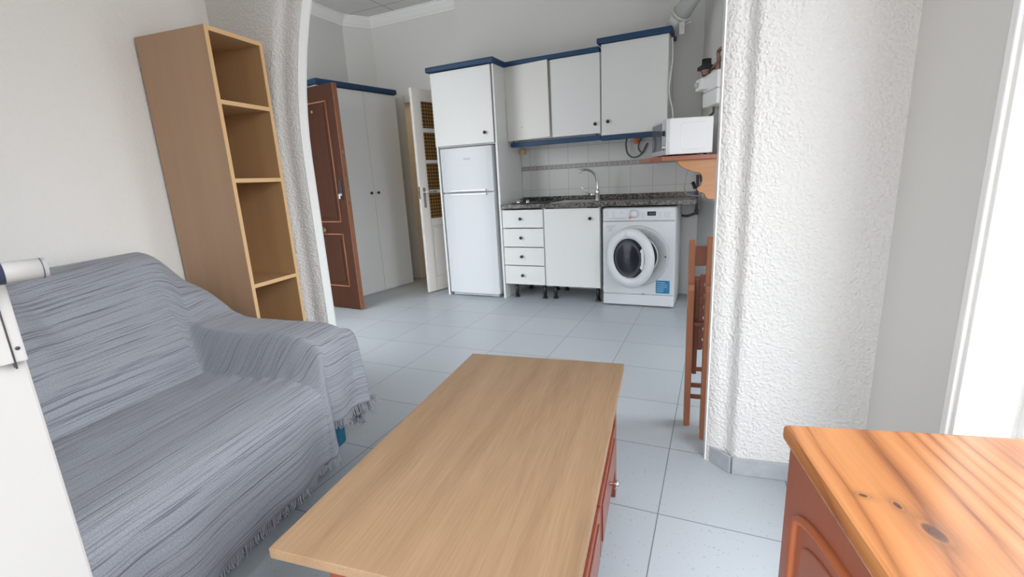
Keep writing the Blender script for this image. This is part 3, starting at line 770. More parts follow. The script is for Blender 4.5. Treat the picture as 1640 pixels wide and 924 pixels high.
# porthole door, hinged on its left edge and ajar
pd = bpy.data.objects.new('porthole_door', None); COL.objects.link(pd); pd.parent = wm; pd.location = (cx-.243, -.014, cz); pd.rotation_euler = (0,0,-R(21))
rr = .218
def ering(bm, prof, cxx, sx=1., sz=1.15, seg=64):
    rings = []
    for y, r in prof:
        if r < 1e-6: rings.append([bm.verts.new((cxx, y, 0))]); continue
        rings.append([bm.verts.new((cxx+math.cos(2*PI*k/seg)*r*sx, y, math.sin(2*PI*k/seg)*r*sz)) for k in range(seg)])
    for a, c in zip(rings[:-1], rings[1:]):
        for k in range(seg):
            k2 = (k+1)%seg
            if len(c) == 1: bm.faces.new((a[k], a[k2], c[0])).smooth = True
            else: bm.faces.new((a[k], a[k2], c[k2], c[k])).smooth = True
b_ = B(); ering(b_, [(-.004,.14),(.0,.205),(-.006,.219),(-.022,.222),(-.036,.214),(-.046,.19),(-.046,.165),(-.040,.150),(-.03,.146)], .224, 1., 1.13)
pdr = obj('door_ring', b_, 'enamel', pd)
b_ = B(); ering(b_, [(-.034,.150),(-.030,.145),(-.036,.10),(-.044,.05),(-.046,0)], .214, .97, 1.16); obj('door_glass', b_, 'dark_glass', pd, label='dark porthole glass')
b_ = B()
P = [(.335,-.062),(.352,-.085),(.365,-.06),(.368,0),(.365,.07),(.352,.095),(.335,.07),(.345,.055),(.349,0),(.345,-.045)]
prism(b_, P, -.048, -.034, 'XZ'); obj('grip', b_, 'enamel', pd)
b_ = B(); tube(b_, [(.205+.008*math.cos(a*PI/6), -.0465, .205+.008*math.sin(a*PI/6)) for a in range(13)], .0012, 4, False); box(b_, .185,.225,-.0475,-.0455,.184,.190); obj('maker_mark', b_, 'print_grey', pd)
# make the door one object with parts below it
pdr.name = 'door_ring'
b_ = B(); box(b_, .450, .560, -.0062, -.0035, .128, .238, .001); st = obj('energy_sticker', b_, 'sticker_blue', wm, label='square blue sticker')
b_ = B()
for k in range(5): box(b_, .458, .458+.05+random.random()*.035, -.0068, -.006, .218-k*.018, .223-k*.018)
obj('sticker_print', b_, 'sticker_light', st)
b_ = B(); prism(b_, [(.035,.700),(.115,.705),(.110,.690),(.085,.675),(.08,.650),(.055,.645),(.05,.672),(.035,.684)], -.0050, -.0036, 'XZ'); obj('grey_label', b_, plain('grey sticker', (.52,.53,.55), .5), wm)
b_ = B(); prism(b_, [(.325,.1085),(.365,.1085),(.352,.122),(.345,.128),(.338,.12)], -.0065, -.0035, 'XZ'); obj('hatch_notch', b_, 'print_grey', wm)
for x in (.05,.55):
    for y in (.06,.48):
        b_ = B(); lathe(b_, [(0,0),(0,.02),(.012,.02),(.014,.012)], (x,y,0), (0,0,1), 12); obj('foot', b_, 'black', wm)

# ------------------------------------------------------------------ microwave shelf, microwave
SA = math.atan2(.17,.42)       # along the microwave's flat side
sh = thing('wall_shelf', 'reddish wooden wall shelf on a scrolled bracket holding the microwave', 'shelf', (-.44,3.73,1.197), SA)
# local x: towards the wall (right), local y: away
b_ = B(); prism(b_, [(-.045,-.03),(.50,-.03),(.50,.44),(-.10,.44),(-.10,.12)], .0, .033); obj('board', b_, 'shelf_red', sh, .005)
def bracket(y0, y1):
    P = [(.072,.0)] + [tuple(v)[:2] for v in spline([(.076,-.004,0),(.086,-.03,0),(.12,-.055,0),(.187,-.083,0),(.238,-.098,0),(.262,-.135,0),(.252,-.185,0),(.226,-.210,0),(.24,-.234,0),(.276,-.250,0),(.300,-.286,0),(.36,-.295,0)], 5)] + [(.46,-.295),(.46,.0)]
    b_ = B(); prism(b_, P, y0, y1, 'XZ'); return obj('bracket', b_, 'shelf_wood', sh, .003)
bracket(.0,.022)
mw = thing('microwave', 'white microwave oven seen from its flat side on the wall shelf', 'microwave', (-.44,3.73,1.2315), SA)
MWd, MWw, MWh = .325, .42, .265
b_ = B(); box(b_, .012, MWd, 0, MWw, .010, MWh, .006); obj('body', b_, 'enamel_bright', mw)
b_ = B(); P = [(.09,.055),(.09,.215),(.105,.23),(.27,.23),(.285,.215),(.285,.06),(.27,.045),(.105,.04)]
prism(b_, P, -.004, .002, 'XZ'); obj('side_pressing', b_, 'enamel_bright', mw, .004)
b_ = B(); box(b_, -.012, .013, -.002, .105, .008, MWh, .006); cpn = obj('control_panel', b_, 'silver', mw)
for z, mt in ((.165,'black'),(.065,'chrome')):
    b_ = B(); lathe(b_, [(0,.020),(.016,.017),(.018,0)], (-.012,.05,z), (-1,0,0), 20); obj('knob', b_, mt, cpn)
b_ = B(); box(b_, -.012, .013, .108, MWw, .008, MWh, .006); mdr = obj('microwave_door', b_, 'silver', mw)
b_ = B(); box(b_, -.0135, -.0115, .115, MWw-.012, .045, MWh-.02, .001); obj('door_window', b_, 'mw_glass', mdr, label='dark reflecting door window')
for x in (.04,.29):
    for y in (.05,.40):
        b_ = B(); lathe(b_, [(0,0),(0,.012),(.012,.012),(.012,0)], (x,y,-.001), (0,0,1), 12); obj('foot', b_, 'black', mw)

# ------------------------------------------------------------------ heater on the diagonal wall
def dw(s, off, z):     # point on the diagonal wall: s metres from the kitchen corner, off metres into the room
    p = Vector((-.26,4.50,0)) + DG*s + DN*off; return Vector((p.x, p.y, z))
RZ = math.atan2(DG.y, DG.x)
ht = thing('water_heater_valve_box', 'small white valve box with copper pipes on the wall above the microwave', 'water heater', dw(.33,0,1.585), RZ)
# local x along the wall towards the camera, local -y is into the room?  (x cross z) -> y away from room is +; room side is -y
def hb_(bm, x0,x1,d0,d1,z0,z1,bev=0): box(bm, x0,x1,-d1,-d0,z0,z1,bev)
b_ = B(); hb_(b_, .0,.28,.0,.12,.0,.108,.012); obj('lower_casing', b_, 'enamel_bright', ht)
b_ = B(); hb_(b_, .0,.28,.0,.12,.111,.232,.012); obj('upper_casing', b_, 'enamel_bright', ht)
b_ = B(); hb_(b_, .0,.12,.10,.175,.125,.205,.004); obj('side_box', b_, 'enamel_bright', ht)
b_ = B(); lathe(b_, [(0,0),(0,.018),(.022,.018),(.024,0)], (.05,-.175,.165), (0,-1,0), 16); obj('tap', b_, 'silver', ht)
b_ = B(); lathe(b_, [(0,.03),(.02,.032),(.03,.04),(.05,.04),(.055,.0)], (.05,-.115,.232), (0,0,1), 20); obj('valve_body', b_, 'copper', ht)
b_ = B(); lathe(b_, [(0,.035),(.0,.066),(.02,.064),(.035,.036),(.04,.034),(.075,.034),(.075,0)], (.05,-.115,.272), (0,0,1), 24); obj('valve_cap', b_, 'black', ht)
b_ = B(); tube(b_, spline([(.16,-.07,.23),(.16,-.07,.31),(.165,-.075,.36),(.19,-.075,.375),(.30,-.07,.375)], 6), .014, 10); obj('copper_pipe', b_, 'copper', ht)
b_ = B(); tube(b_, spline([(.05,-.10,.27),(.12,-.09,.275),(.20,-.07,.31),(.30,-.07,.34)], 6), .012, 10); obj('copper_pipe', b_, 'copper', ht)
b_ = B(); tube(b_, spline([(.08,-.06,.0),(.08,-.06,-.04),(.0,-.05,-.05),(-.04,-.04,-.05)], 5), .009, 8); obj('drain_pipe', b_, 'cable', ht)

# exhaust duct from the cabinet to the upper right
du = thing('extractor_duct', 'white round extractor duct rising from the end wall cabinet', 'duct', (0,0,0))
e0 = Vector((-.50,4.36,2.245)); e1 = Vector((-.13,3.96,2.61)); dv = (e1-e0).normalized()
b_ = B(); tube(b_, [e0+dv*.14, e0+dv*.80], .066, 28); obj('pipe', b_, 'duct', du)
b_ = B(); tube(b_, [e0+dv*.0, e0+dv*.14], .074, 28); tube(b_, [e0+dv*.125, e0+dv*.15], .079, 28); obj('collar', b_, 'duct', du)
b_ = B(); tube(b_, spline([Vector((-.56,4.38,2.19)), Vector((-.555,4.38,2.225)), e0+dv*.03], 5), .068, 24); obj('elbow', b_, 'duct', du)
q = e0+dv*.12
b_ = B(); tube(b_, [q+Vector((.03,-.04,-.08)), q+Vector((.085,-.05,-.065))], .006, 8); box(b_, q.x-.0, q.x+.04, q.y-.07, q.y-.02, q.z-.15, q.z-.06, .004); obj('clamp', b_, 'duct', du)

# pipes and cables
b_ = B(); tube(b_, spline([(-.475,4.18,2.14),(-.468,4.17,2.0),(-.478,4.17,1.90),(-.49,4.17,1.75),(-.463,4.16,1.62),(-.45,4.15,1.52)], 6), .006, 8)
tag(obj('power_cord', b_, 'white_cable'), 'white cord hanging beside the end wall cabinet above the microwave', 'cord')
b_ = B(); tube(b_, spline([(-.875,4.45,1.45),(-.885,4.44,1.38),(-.87,4.44,1.30),(-.82,4.43,1.262),(-.76,4.43,1.275),(-.715,4.43,1.33),(-.70,4.43,1.37)], 7), .0075, 8)
tag(obj('power_cord', b_, 'cable'), 'thick dark cord looping under the end wall cabinet', 'cord', 'dark cords under the end wall cabinet')
b_ = B(); tube(b_, spline([(-.745,4.46,1.43),(-.775,4.47,1.385),(-.778,4.475,1.33),(-.745,4.475,1.30),(-.72,4.475,1.35),(-.70,4.475,1.38)], 7), .0065, 8)
tag(obj('power_cord', b_, 'cable'), 'dark cord from the orange junction cap behind the microwave door', 'cord', 'dark cords under the end wall cabinet')
b_ = B(); lathe(b_, [(0,.022),(.02,.026),(.05,.022),(.055,0)], (-.795,4.455,1.432), (0,0,-1), 16); tag(obj('junction_cap', b_, 'orange'), 'orange junction cap under the end wall cabinet', 'cap')
b_ = B(); box(b_, -1.935, -1.885, 4.44, 4.488, 1.36, 1.41, .006); tag(obj('junction_cap', b_, 'beige_plastic'), 'tan junction cap at the corner by the refrigerator cabinet', 'cap')
b_ = B(); tube(b_, spline([(-.30,3.99,1.19),(-.335,4.03,1.05),(-.345,4.1,.97),(-.32,4.12,.93),(-.25,4.16,.915),(-.21,4.2,.94)], 7), .005, 8)
tag(obj('power_cord', b_, 'white_cable'), 'thin pale cord looping down from the shelf to the worktop', 'cord')
pc = thing('plug_and_cord', 'black plug and cord hanging below the wall shelf', 'cord')
b_ = B(); tube(b_, spline([(-.215,4.02,1.19),(-.225,4.05,1.08),(-.215,4.08,.99),(-.23,4.1,.975),(-.265,4.1,.98)], 7), .005, 8); obj('cord', b_, 'black', pc)
b_ = B(); tube(b_, [(-.262,4.1,.975),(-.285,4.1,1.03)], .014, 12); obj('plug', b_, 'black', pc)
dp = thing('drain_pipe', 'dark waste pipe with an elbow running under the worktop end', 'pipe')
b_ = B(); P = spline([dw(.06,.035,1.08), dw(.06,.035,.80), dw(.058,.04,.755)], 6) + spline([dw(.045,.06,.742), (-.34,4.37,.735), (-.38,4.40,.735)], 5)
tube(b_, P, .012, 10); obj('pipe', b_, 'cable', dp)
b_ = B(); tube(b_, [dw(.06,.035,.79), dw(.06,.035,.74)], .017, 12); obj('elbow_joint', b_, 'cable', dp)
b_ = B(); box(b_, -.012, .0, -.02, -.0, .0, .33)
xf(b_, Matrix.Translation(dw(.03,0,.77)) @ Matrix.Rotation(RZ, 4, 'Z')); tag(obj('cable_trunking', b_, 'white_lam'), 'thin white cable trunking beside the waste pipe', 'trunking')
b_ = B(); box(b_, -.04, .04, -.012, 0, 0, .08, .003); xf(b_, Matrix.Translation(dw(.12,0,.40)) @ Matrix.Rotation(RZ, 4, 'Z')); so = obj('wall_socket', b_, 'enamel', None); tag(so, 'white wall socket low on the wall behind the folding chairs', 'socket')
b_ = B(); lathe(b_, [(0,0),(.001,.022),(.0,.024)], (0,-.0125,.04), (0,-1,0), 20); xf(b_, Matrix.Translation(dw(.12,0,.40)) @ Matrix.Rotation(RZ, 4, 'Z')); obj('socket_face', b_, 'grey_plastic', so)

# ------------------------------------------------------------------ folding chairs behind the pillar
def folding_chair(label, loc, rz, H):
    c = thing('folding_chair', label, 'chair', loc, rz, 'folded wooden chairs behind the pillar')
    w = .42; k = H/.84
    for i, x in enumerate((0, w-.026)):
        b_ = B(); prism(b_, [(-.004,.02),(.026,.02),(.026,H-.01),(.02,H),(.002,H),(-.004,H-.012)], x, x+.026, 'YZ'); obj('back_post', b_, 'chair_wood', c, .004)
        b_ = B(); prism(b_, [(-.034,.0),(-.008,.0),(-.008,.64*k),(-.014,.655*k),(-.026,.655*k),(-.034,.63*k)], x-.001, x+.025, 'YZ'); obj('front_leg', b_, 'chair_wood', c, .004)
    b_ = B(); prism(b_, [(0,.728),(w,.728),(w,.812),(0,.812)] if H < .85 else [(0,.750),(w,.750),(w,.835),(0,.835)], .004, .020, 'XZ'); b2 = b_
    xf(b2, Matrix.Translation((.0,0,0))); obj('back_rail', b2, 'chair_dark', c, .003)
    # folded seat hanging between the posts: rails plus slats with gaps
    for x in (.030, w-.056):
        b_ = B(); prism(b_, [(.030,.225),(.052,.225),(.052,.665),(.046,.675),(.036,.675),(.030,.660)], x, x+.020, 'YZ'); obj('seat_rail', b_, 'chair_dark', c, .003)
    z = .345
    while z < .66:
        b_ = B(); box(b_, .050, w-.056, .034, .046, z, z+.036, .003); obj('seat_slat', b_, 'chair_dark', c); z += .0505
        for xx in (.05,):
            pass
    for z, y in ((.245,.036),(.18,.004),(.125,.004),(.47,-.004)):
        b_ = B(); box(b_, .024, w-.024, y, y+.014, z-.009, z+.009, .002); obj('rung', b_, 'chair_dark', c)
    # vertical middle battens that close the slat gaps except small square holes
    b_ = B(); box(b_, .050, .068, .036, .044, .34, .66); box(b_, .090, w-.075, .036, .044, .34, .66); obj('seat_batten', b_, 'chair_dark', c, .001)
    return c
folding_chair('folded wooden chair nearer the washing machine, with the lower back rail', (-.148,2.075,0), R(8), .838)
folding_chair('folded wooden chair leaning closest to the pillar, with the higher back rail', (-.074,1.975,0), R(8), .866)

# ------------------------------------------------------------------ bookcase
bk = thing('bookcase', 'tall narrow beech bookcase with empty open shelves behind the sofa arm', 'bookcase', (-2.354,1.328,0), math.atan2(.05,.387))
BD, BW, BH = .390, .298, 1.80; t = .018
b_ = B(); box(b_, 0, BD-.001, 0, t, 0, BH); obj('side_panel', b_, 'beech_side', bk)
b_ = B(); box(b_, 0, BD-.001, BW-t, BW, 0, BH); obj('side_panel', b_, 'beech', bk)
b_ = B(); box(b_, 0, .006, t, BW-t, .02, BH-t); obj('back_panel', b_, 'beech', bk)
b_ = B(); box(b_, 0, BD-.001, t, BW-t, BH-t, BH); obj('top_panel', b_, 'beech', bk)
for z in (1.515,1.190,.715,.38,.06):
    b_ = B(); box(b_, .006, BD-.002, t, BW-t, z-.017, z+.001); s_ = obj('shelf', b_, 'beech', bk)
    b_ = B(); box(b_, BD-.002, BD+.0005, t, BW-t, z-.017, z+.001); obj('edge_band', b_, 'beech_edge', s_)
b_ = B(); box(b_, BD-.001, BD+.001, 0, t, 0, BH); box(b_, BD-.001, BD+.001, BW-t, BW, 0, BH); box(b_, BD-.001, BD+.001, t, BW-t, BH-t, BH); obj('edge_band', b_, 'beech_edge', bk, label='pale front edge band')

# ------------------------------------------------------------------ sofa and throw
J = Vector((-1.874,1.04,0)); SR = math.atan2(.174,.985)
# local x = depth forward (b), local y = towards the arm (a)
so_ = thing('sofa', 'two-seat sofa with blue upholstery hidden under the grey throw', 'sofa', J, SR)
b_ = B(); box(b_, -.32, .455, -1.60, .225, .05, .33, .02, 3); obj('base', b_, 'teal', so_)
b_ = B(); prism(b_, [(-.33,.20),(-.03,.20),(-.05,.42),(-.17,.80),(-.22,.85),(-.28,.85),(-.32,.80)], -1.58, -.03, 'XZ'); obj('backrest', b_, 'teal', so_, .02)
b_ = B(); box(b_, -.05, .47, -1.33, -.03, .30, .395, .03, 3); obj('seat_cushion', b_, 'teal', so_)
for y0, y1 in ((.015,.195), (-1.58,-1.38)):
    b_ = B(); box(b_, -.27, .475, y0+.03*(y0>0), y1, .08, .545, .06, 4); obj('armrest', b_, 'teal', so_)
for x in (-.28, .40):
    for y in (-1.52,.13):
        b_ = B(); lathe(b_, [(0,0),(0,.022),(.055,.028),(.055,0)], (x,y,0), (0,0,1), 14); obj('foot', b_, 'black', so_)

def ss(a, b, x):
    t = min(1, max(0, (x-a)/(b-a))); return t*t*(3-2*t)
def poly_at(P, s):
    """point at arclength fraction s on a pre-smoothed polyline"""
    tot = P[1][-1]; d = s*tot; L = P[1]
    lo, hi = 0, len(L)-1
    while hi-lo > 1:
        m = (lo+hi)//2
        if L[m] <= d: lo = m
        else: hi = m
    u = (d-L[lo])/max(1e-9, L[hi]-L[lo]); return P[0][lo].lerp(P[0][hi], u)
def mkpoly(pts, n=8):
    p = spline([(x, z, 0) for x, z in pts], n); L = [0]
    for a, b in zip(p[:-1], p[1:]): L.append(L[-1]+(b-a).length)
    return (p, L)
# profiles in pieces so that matching rows stay matched: back, seat top, front drop
seatP = [mkpoly([(-.375,.45),(-.365,.70),(-.34,.865),(-.28,.915),(-.21,.905),(-.165,.86),(-.11,.70),(-.05,.53),(-.012,.428)]),
         mkpoly([(-.012,.428),(.03,.430),(.15,.428),(.30,.428),(.42,.422),(.485,.405)]),
         mkpoly([(.485,.405),(.522,.375),(.532,.32),(.535,.2),(.533,.085)])]
armP = [mkpoly([(-.345,.42),(-.335,.60),(-.315,.70),(-.27,.735),(-.22,.735),(-.16,.715),(-.10,.675),(-.05,.635),(.002,.612)]),
        mkpoly([(.002,.612),(.06,.603),(.18,.600),(.32,.598),(.43,.588),(.500,.562)]),
        mkpoly([(.500,.562),(.525,.535),(.535,.47),(.537,.36),(.537,.235)])]
def throw_point(u, v):
    """u metres of cloth along the sofa (0 at arm inner foot), v in 0..3 (piece + fraction)"""
    # column path: u<0 flat seat; 0..0.2 climbs the arm; then arm top; then falls outside
    piece = min(2, int(v)); fr_ = v-piece
    A0, A1, A2 = .0, .16, .31      # climb end, top end
    if u <= A0: a, Lf = u, 0
    elif u <= A1:
        t = (u-A0)/(A1-A0); a = .012+.045*t; Lf = t*t*(3-2*t) if t < 1 else 1; Lf = .5-.5*math.cos(PI*t)
    else: a, Lf = .057+(u-A1), 1
    d2 = 0
    if u > A2:
        e = u-A2; a = .057+(A2-A1); rr_ = .05; th = min(PI/2, e/rr_)
        a += rr_*math.sin(th); d2 = rr_*(1-math.cos(th)) + max(0, e-rr_*PI/2)
    # on the back rows the change from back to arm comes with a wider slope
    if piece == 0:
        w_ = 1-fr_
        Lb = ss(.06, .40, u)
        Lf = Lf*(1-ss(0, .35, w_)) + Lb*ss(0, .35, w_)
        if u > 0 and u <= A1: a = a*(1-ss(0,.75,w_)) + (u*.75)*ss(0,.75,w_)
        elif u > A1 and u <= A2: a = a + (.75*A1-.057)*(1-(u-A1)/(A2-A1))*ss(0,.75,w_)
    P = poly_at(seatP[piece], fr_).lerp(poly_at(armP[piece], fr_), Lf)
    b, z = P.x, P.y
    # side drop past the arm
    if d2 > 0:
        if piece == 2:
            d1 = (poly_at(armP[2], 0).y - z)
            r_ = math.hypot(d1, d2); ph = math.atan2(d2, max(d1, 1e-5))
            b0 = .500; fl = .028 + .10*r_*math.sin(2*ph) + .022*r_*math.sin(ph*7+.6)
            b = b0 + fl*math.cos(ph)*(.6+.4*math.cos(ph)); a = a - .0 + fl*math.sin(ph) * .9
            z = poly_at(armP[2], 0).y - min(r_, .36 + .03*math.sin(ph*5))*(1 if r_ < .36 else 1)
        else:
            z -= d2; a += .10*d2
            z = max(z, .12)
    if piece == 2 and d2 == 0: z += .025*fr_*ss(-.45, .0, u)*(1-Lf)
    # wrinkles and sag
    nx = noise.noise(Vector((u*2.1, v*2.3, 3.1))); n2 = noise.noise(Vector((u*6.0, v*5.0, 7.7)))
    wr_ = .010*nx + .004*n2
    if piece == 1 and u < 0: z += wr_*1.2 - .012*math.exp(-((u+.55)/.35)**2)*math.sin(PI*fr_)
    elif piece == 0:
        # long soft folds on the backrest
        f1 = .022*math.exp(-((u+.62-.25*fr_)/.05)**2) - .022*math.exp(-((u+.52-.25*fr_)/.05)**2)
        f1 += .010*math.exp(-((u+.98-.3*fr_)/.05)**2)
        b += (wr_*1.6 + f1)*math.sin(PI*min(1, fr_*1.1))
        z += .35*f1*math.sin(PI*fr_)
        z += .010*nx
    elif piece == 2:
        k = fr_
        b += k*(.012*math.sin(u*21+1.3*math.sin(u*9)) + .008*n2)
        if u > A0:
            b += k*.012*math.sin(u*38)
    if u > A0 and piece == 1: z += wr_*.8
    # small gathers where the cloth turns up the arm
    g = math.exp(-((u-.03)/.05)**2)
    if piece == 1: z += g*.006*math.sin(fr_*46)*(.3+fr_)
    return Vector((b, a, z))
def build_throw():
    us = []
    u = -1.40
    while u < -.08: us.append(u); u += .018
    while u < .80: us.append(u); u += .0085
    vs = [i/46 for i in range(46)] + [1+i/42 for i in range(42)] + [2+i/34 for i in range(35)]
    vs[-1] = 2.9999
    bm = B(); uvl = bm.loops.layers.uv.new('UVMap'); G = []; VL = {0: seatP[0][1][-1], 1: seatP[1][1][-1], 2: seatP[2][1][-1]}
    def vlen(v):
        p = min(2, int(v)); return sum(VL[q] for q in range(p)) + (v-p)*VL[p]
    hem_u = []
    for i, u in enumerate(us):
        row = []
        for v in vs: row.append(bm.verts.new(throw_point(u, v)))
        G.append(row)
    # limit how far the cloth falls on the outer side
    n = len(us)
    for i in range(n-1):
        for j in range(len(vs)-1):
            f = bm.faces.new((G[i][j], G[i+1][j], G[i+1][j+1], G[i][j+1])); f.smooth = True
            for lp_, (ii, jj) in zip(f.loops, ((i,j),(i+1,j),(i+1,j+1),(i,j+1))):
                lp_[uvl].uv = (us[ii], vlen(vs[jj]) + .30*us[ii]*(1-ss(0,1.0,vs[jj])) - .75*min(max(us[ii],0),.17)*ss(.4,1,vs[jj])*(1-ss(2,3,vs[jj])))
    hem = [[v.co.copy() for v in (G[i][-1], G[i][-3])] for i in range(n)]
    side = [[G[-1][j].co.copy(), G[-3][j].co.copy()] for j in range(len(vs))]
    return bm, hem, side
th = thing('throw_blanket', 'woven grey fringed throw with dark thread lines covering the sofa', 'blanket', J, SR)
bm, hem, side = build_throw()
cl = obj('cloth', bm, 'throw', th)
md = cl.modifiers.new('s', 'SOLIDIFY'); md.thickness = .004; md.offset = 1
# fringe: knotted strands along the hem
b_ = B(); random.seed(11)
def strands(bm, edge):
    for k in range(len(edge)-1):
        (p, pi), (q, qi) = edge[k], edge[k+1]
        m_ = max(1, int((q-p).length/.0042))
        for s in range(m_):
            t = (s+random.random()*.8)/m_; o_ = p.lerp(q, t); d = (o_-pi.lerp(qi, t)).normalized()
            L = .030+random.random()*.022
            sw = Vector((random.uniform(-.3,.3), random.uniform(-.3,.3), -.6))*.5
            tube(bm, [o_-d*.003, o_+d*L*.5+sw*L*.4, o_+d*L*.6+sw*L*.9+Vector((random.uniform(-.006,.006),random.uniform(-.006,.006),0))], .0017, 4, False)
strands(b_, hem[::1]); strands(b_, side[::1])
fr_o = obj('fringe', b_, 'strand', th); fr_o['kind'] = 'stuff'

# ------------------------------------------------------------------ coffee table
TZ = .475
def TP(x, y): return None
tA, tB, tC = Vector((-.756,.468)), Vector((-.881,1.473)), Vector((-.313,1.557))
ct = thing('coffee_table', 'low coffee table with an oak top and a red-brown drawer base', 'table', (-.756,.468,0), 0)
dirL = (tB-tA).normalized(); rz = math.atan2(dirL.y, dirL.x) - PI/2; ct.rotation_euler = (0,0,rz)
TL = (tB-tA).length; TWd = (tC-tB).length
print('table', TL, TWd, math.degrees(rz))
b_ = B(); box(b_, 0, TWd, 0, TL, TZ-.022, TZ, .0015); obj('tabletop', b_, 'oak', ct)
o = .035; x0, x1, y0, y1 = .088, TWd-.022, .045, TL-.05
for (lx, ly) in ((x0,y0),(x1-.045,y0),(x0,y1-.045),(x1-.045,y1-.045)):
    b_ = B(); box(b_, lx, lx+.045, ly, ly+.045, 0, TZ-.0225, .003); obj('leg', b_, 'red_wood', ct)
b_ = B(); box(b_, x0+.045, x1-.045, y0+.006, y0+.026, .10, TZ-.0225); box(b_, x0+.045, x1-.045, y1-.026, y1-.006, .10, TZ-.0225); box(b_, x0+.006, x0+.024, y0+.045, y1-.045, .10, TZ-.0225); obj('side_panel', b_, 'red_wood', ct, .002)
b_ = B(); box(b_, x0+.024, x1-.008, y0+.026, y1-.026, .285, .303); box(b_, x0+.024, x1-.008, y0+.026, y1-.026, .10, .118); obj('shelf', b_, 'red_wood', ct, .002)
b_ = B(); box(b_, x0+.024, x1-.008, y0+.045, y1-.045, TZ-.046, TZ-.0225); obj('apron', b_, 'red_wood', ct, .002)
ym = (y0+y1)/2
for (p, q, ky) in ((y0+.048, ym-.003, ym-.2), (ym+.003, y1-.048, y1-.26)):
    b_ = B(); box(b_, x1-.018, x1-.0, p, q, .120, .283, .003); d = obj('drawer', b_, 'red_wood', ct)
    b_ = B(); box(b_, x1-.001, x1+.004, p+.03, q-.03, .145, .258, .003); obj('drawer_panel', b_, 'red_wood', d)
    knob(d, (x1+.004, (p+q)/2 + (.0 if ky < ym else .0), .205), (1,0,0), .013, 'knob', 'chrome', 'chrome knob')

# ------------------------------------------------------------------ pine sideboard
SZ = .78
sA, sBv = Vector((.080,.675)), Vector((.134,.431))
u_ = (sBv-sA).normalized()
sd = thing('sideboard', 'reddish sideboard with an orange pine top and arched door panels', 'sideboard', (sA.x,sA.y,0), math.atan2(u_.y,u_.x)+PI/2)
# local: -y runs towards the camera, +x towards the wall
SLn, SWd = 1.08, .40
b_ = B(); box(b_, 0, SWd, -SLn, 0, SZ-.022, SZ, .007, 3); obj('top', b_, 'pine', sd, label='varnished pine top with dark knots')
ox = .009
b_ = B(); box(b_, ox+.018, SWd-.01, -SLn+.006, -.006, .05, SZ-.0225); obj('carcass', b_, 'sb_wood', sd)
b_ = B(); box(b_, ox+.03, SWd-.02, -SLn+.04, -.04, .0, .05); obj('plinth', b_, 'sb_wood', sd)
nd = 2; y1 = -.025
for k in range(nd):
    dl = (SLn-.012)/nd; p1 = -.006-k*dl-.001; p0 = p1-dl+.002
    b_ = B(); box(b_, ox, ox+.018, p0, p1, .055, SZ-.026, .002); d = obj('cabinet_door', b_, 'sb_wood', sd)
    # arched raised panel surround
    yc = (p0+p1)/2; hw = (p1-p0)/2-.045; zt0 = SZ-.118
    arc = [(yc-hw, .13)] + [(yc-hw, .13+(zt0-.13)*t_) for t_ in (.33,.66,1)] + [(yc-hw*math.cos(PI*i/20), zt0+.052*math.sin(PI*i/20)) for i in range(1,20)] + [(yc+hw, zt0-(zt0-.13)*t_) for t_ in (0,.33,.66,1)]
    P3 = [(ox-.001, y, z) for y, z in arc]; P3.append(P3[0]); P3.append(P3[1])
    b_ = B(); tube(b_, P3, .0065, 8, False); obj('panel_moulding', b_, 'sb_groove', d)
    inn = [(yc+(y-yc)*.89, .13+.02+(z-.13)*.925) for y, z in arc]
    b_ = B(); prism(b_, inn, ox-.003, ox+.002, 'YZ'); obj('raised_panel', b_, 'sb_wood', d, .002)
    knob(d, (ox, p0+.03 if k == 0 else p1-.03, .42), (-1,0,0), .013, 'knob', 'brass')

# ------------------------------------------------------------------ balcony door leaf in the foreground
E0 = Vector((-.764,.232,0))
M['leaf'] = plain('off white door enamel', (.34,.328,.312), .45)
dl = thing('door_3', 'white balcony door leaf with a tubular lever, open at the edge of the sofa', 'door', E0, 0, kind='structure')
ddir = Vector((-.16,-.985,0)).normalized(); dl.rotation_euler = (0,0,math.atan2(ddir.y, ddir.x))
# local x: from free edge towards the hinge, local +y: towards the room/camera side? (x=(-.16,-.99) -> y=(.99,-.16))
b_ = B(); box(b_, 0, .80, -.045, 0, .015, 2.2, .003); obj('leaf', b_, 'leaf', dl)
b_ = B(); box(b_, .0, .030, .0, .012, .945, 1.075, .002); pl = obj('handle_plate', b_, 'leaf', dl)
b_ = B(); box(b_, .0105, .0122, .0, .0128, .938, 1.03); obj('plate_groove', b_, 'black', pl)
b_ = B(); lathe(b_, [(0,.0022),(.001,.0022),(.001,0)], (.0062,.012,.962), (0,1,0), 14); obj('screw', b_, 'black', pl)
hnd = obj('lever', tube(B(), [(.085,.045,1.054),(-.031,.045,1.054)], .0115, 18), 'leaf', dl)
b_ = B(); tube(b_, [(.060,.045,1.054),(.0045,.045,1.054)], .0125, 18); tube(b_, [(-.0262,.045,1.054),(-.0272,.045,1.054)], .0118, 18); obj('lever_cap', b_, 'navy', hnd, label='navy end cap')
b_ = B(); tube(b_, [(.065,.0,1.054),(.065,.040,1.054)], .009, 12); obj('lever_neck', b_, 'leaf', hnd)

# ------------------------------------------------------------------ light
w_ = bpy.data.worlds.new('World'); S.world = w_; w_.use_nodes = True
nt = w_.node_tree; bg = nt.nodes['Background']; bg.inputs['Strength'].default_value = 1.0
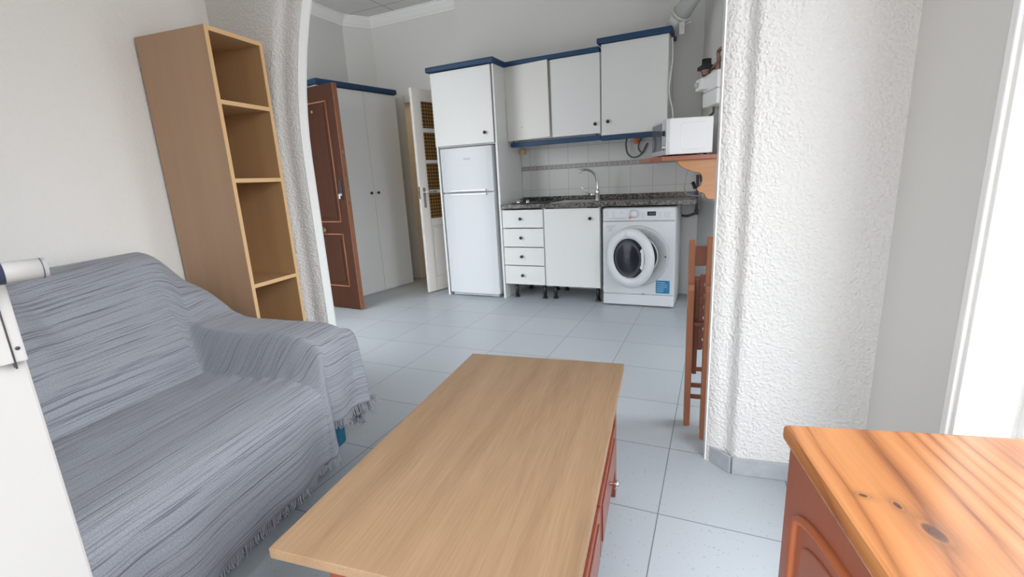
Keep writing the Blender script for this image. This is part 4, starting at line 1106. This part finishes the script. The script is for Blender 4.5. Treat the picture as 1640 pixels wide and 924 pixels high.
# bright overcast sky above, the paler house fronts and street of the other side below
tcw = nt.nodes.new('ShaderNodeTexCoord'); sx_ = nt.nodes.new('ShaderNodeSeparateXYZ'); nt.links.new(tcw.outputs['Generated'], sx_.inputs[0])
mr = nt.nodes.new('ShaderNodeMapRange'); mr.inputs['From Min'].default_value = -1; mr.inputs['From Max'].default_value = 1; nt.links.new(sx_.outputs['Z'], mr.inputs['Value'])
wr = nt.nodes.new('ShaderNodeValToRGB'); cr = wr.color_ramp
while len(cr.elements) < 4: cr.elements.new(.5)
for e, (p, c) in zip(cr.elements, ((.0,(2.0,1.97,1.9)), (.49,(2.6,2.6,2.6)), (.62,(7.0,7.4,7.8)), (1.0,(11.5,12.3,13.2)))): e.position = p; e.color = (*c, 1)
nt.links.new(mr.outputs[0], wr.inputs['Fac']); nt.links.new(wr.outputs['Color'], bg.inputs['Color'])
def portal(loc, rot, sx, sy):
    l = bpy.data.lights.new('window_portal', 'AREA'); l.shape = 'RECTANGLE'; l.size = sx; l.size_y = sy; l.cycles.is_portal = True
    o = bpy.data.objects.new('window_portal', l); COL.objects.link(o); o.location = loc; o.rotation_euler = rot
p_ = onwall(.925, .17, 1.40); portal(p_, (R(90), 0, math.atan2(RW0[1]-RW1[1], RW0[0]-RW1[0])), 1.84, 2.1)
portal((-.50,-.71,1.125), (R(90),0,0), 1.04, 2.25)
portal((1.16,2.65,1.13), (R(90),0,R(90)), .80, 2.05)
# ceiling bulb of the room beyond the glazed door
l = bpy.data.lights.new('bulb', 'POINT'); l.energy = 6; l.color = (1,.78,.42); l.shadow_soft_size = .06
o = bpy.data.objects.new('bulb_light', l); COL.objects.link(o); o.location = (-3.0,5.3,2.3)

# ------------------------------------------------------------------ camera
cam = bpy.data.cameras.new('camera'); co = bpy.data.objects.new('camera', cam); COL.objects.link(co); S.camera = co
f, pi_, ro, ya = 745.95, .229845, -.0532349, -.4422515
cp_, sp_c = math.cos(pi_), math.sin(pi_)
F = Vector((math.sin(ya)*cp_, math.cos(ya)*cp_, -sp_c)); r_ = Vector((math.cos(ya), -math.sin(ya), 0)); u__ = r_.cross(F)
r2 = r_*math.cos(ro) + u__*math.sin(ro); u2 = -r_*math.sin(ro) + u__*math.cos(ro)
mt = Matrix((r2, u2, -F)).transposed().to_4x4(); mt.translation = (0,0,1.125); co.matrix_world = mt
cam.sensor_width = 36; cam.lens = f/1640*36; cam.clip_start = .02

S.view_settings.view_transform = 'Standard'; S.view_settings.look = 'None'; S.view_settings.gamma = 1; S.view_settings.use_curve_mapping = False
S.view_settings.exposure = 0.0
S.cycles.use_denoising = True
S.cycles.max_bounces = 10; S.cycles.diffuse_bounces = 6
S.cycles.sample_clamp_indirect = 8
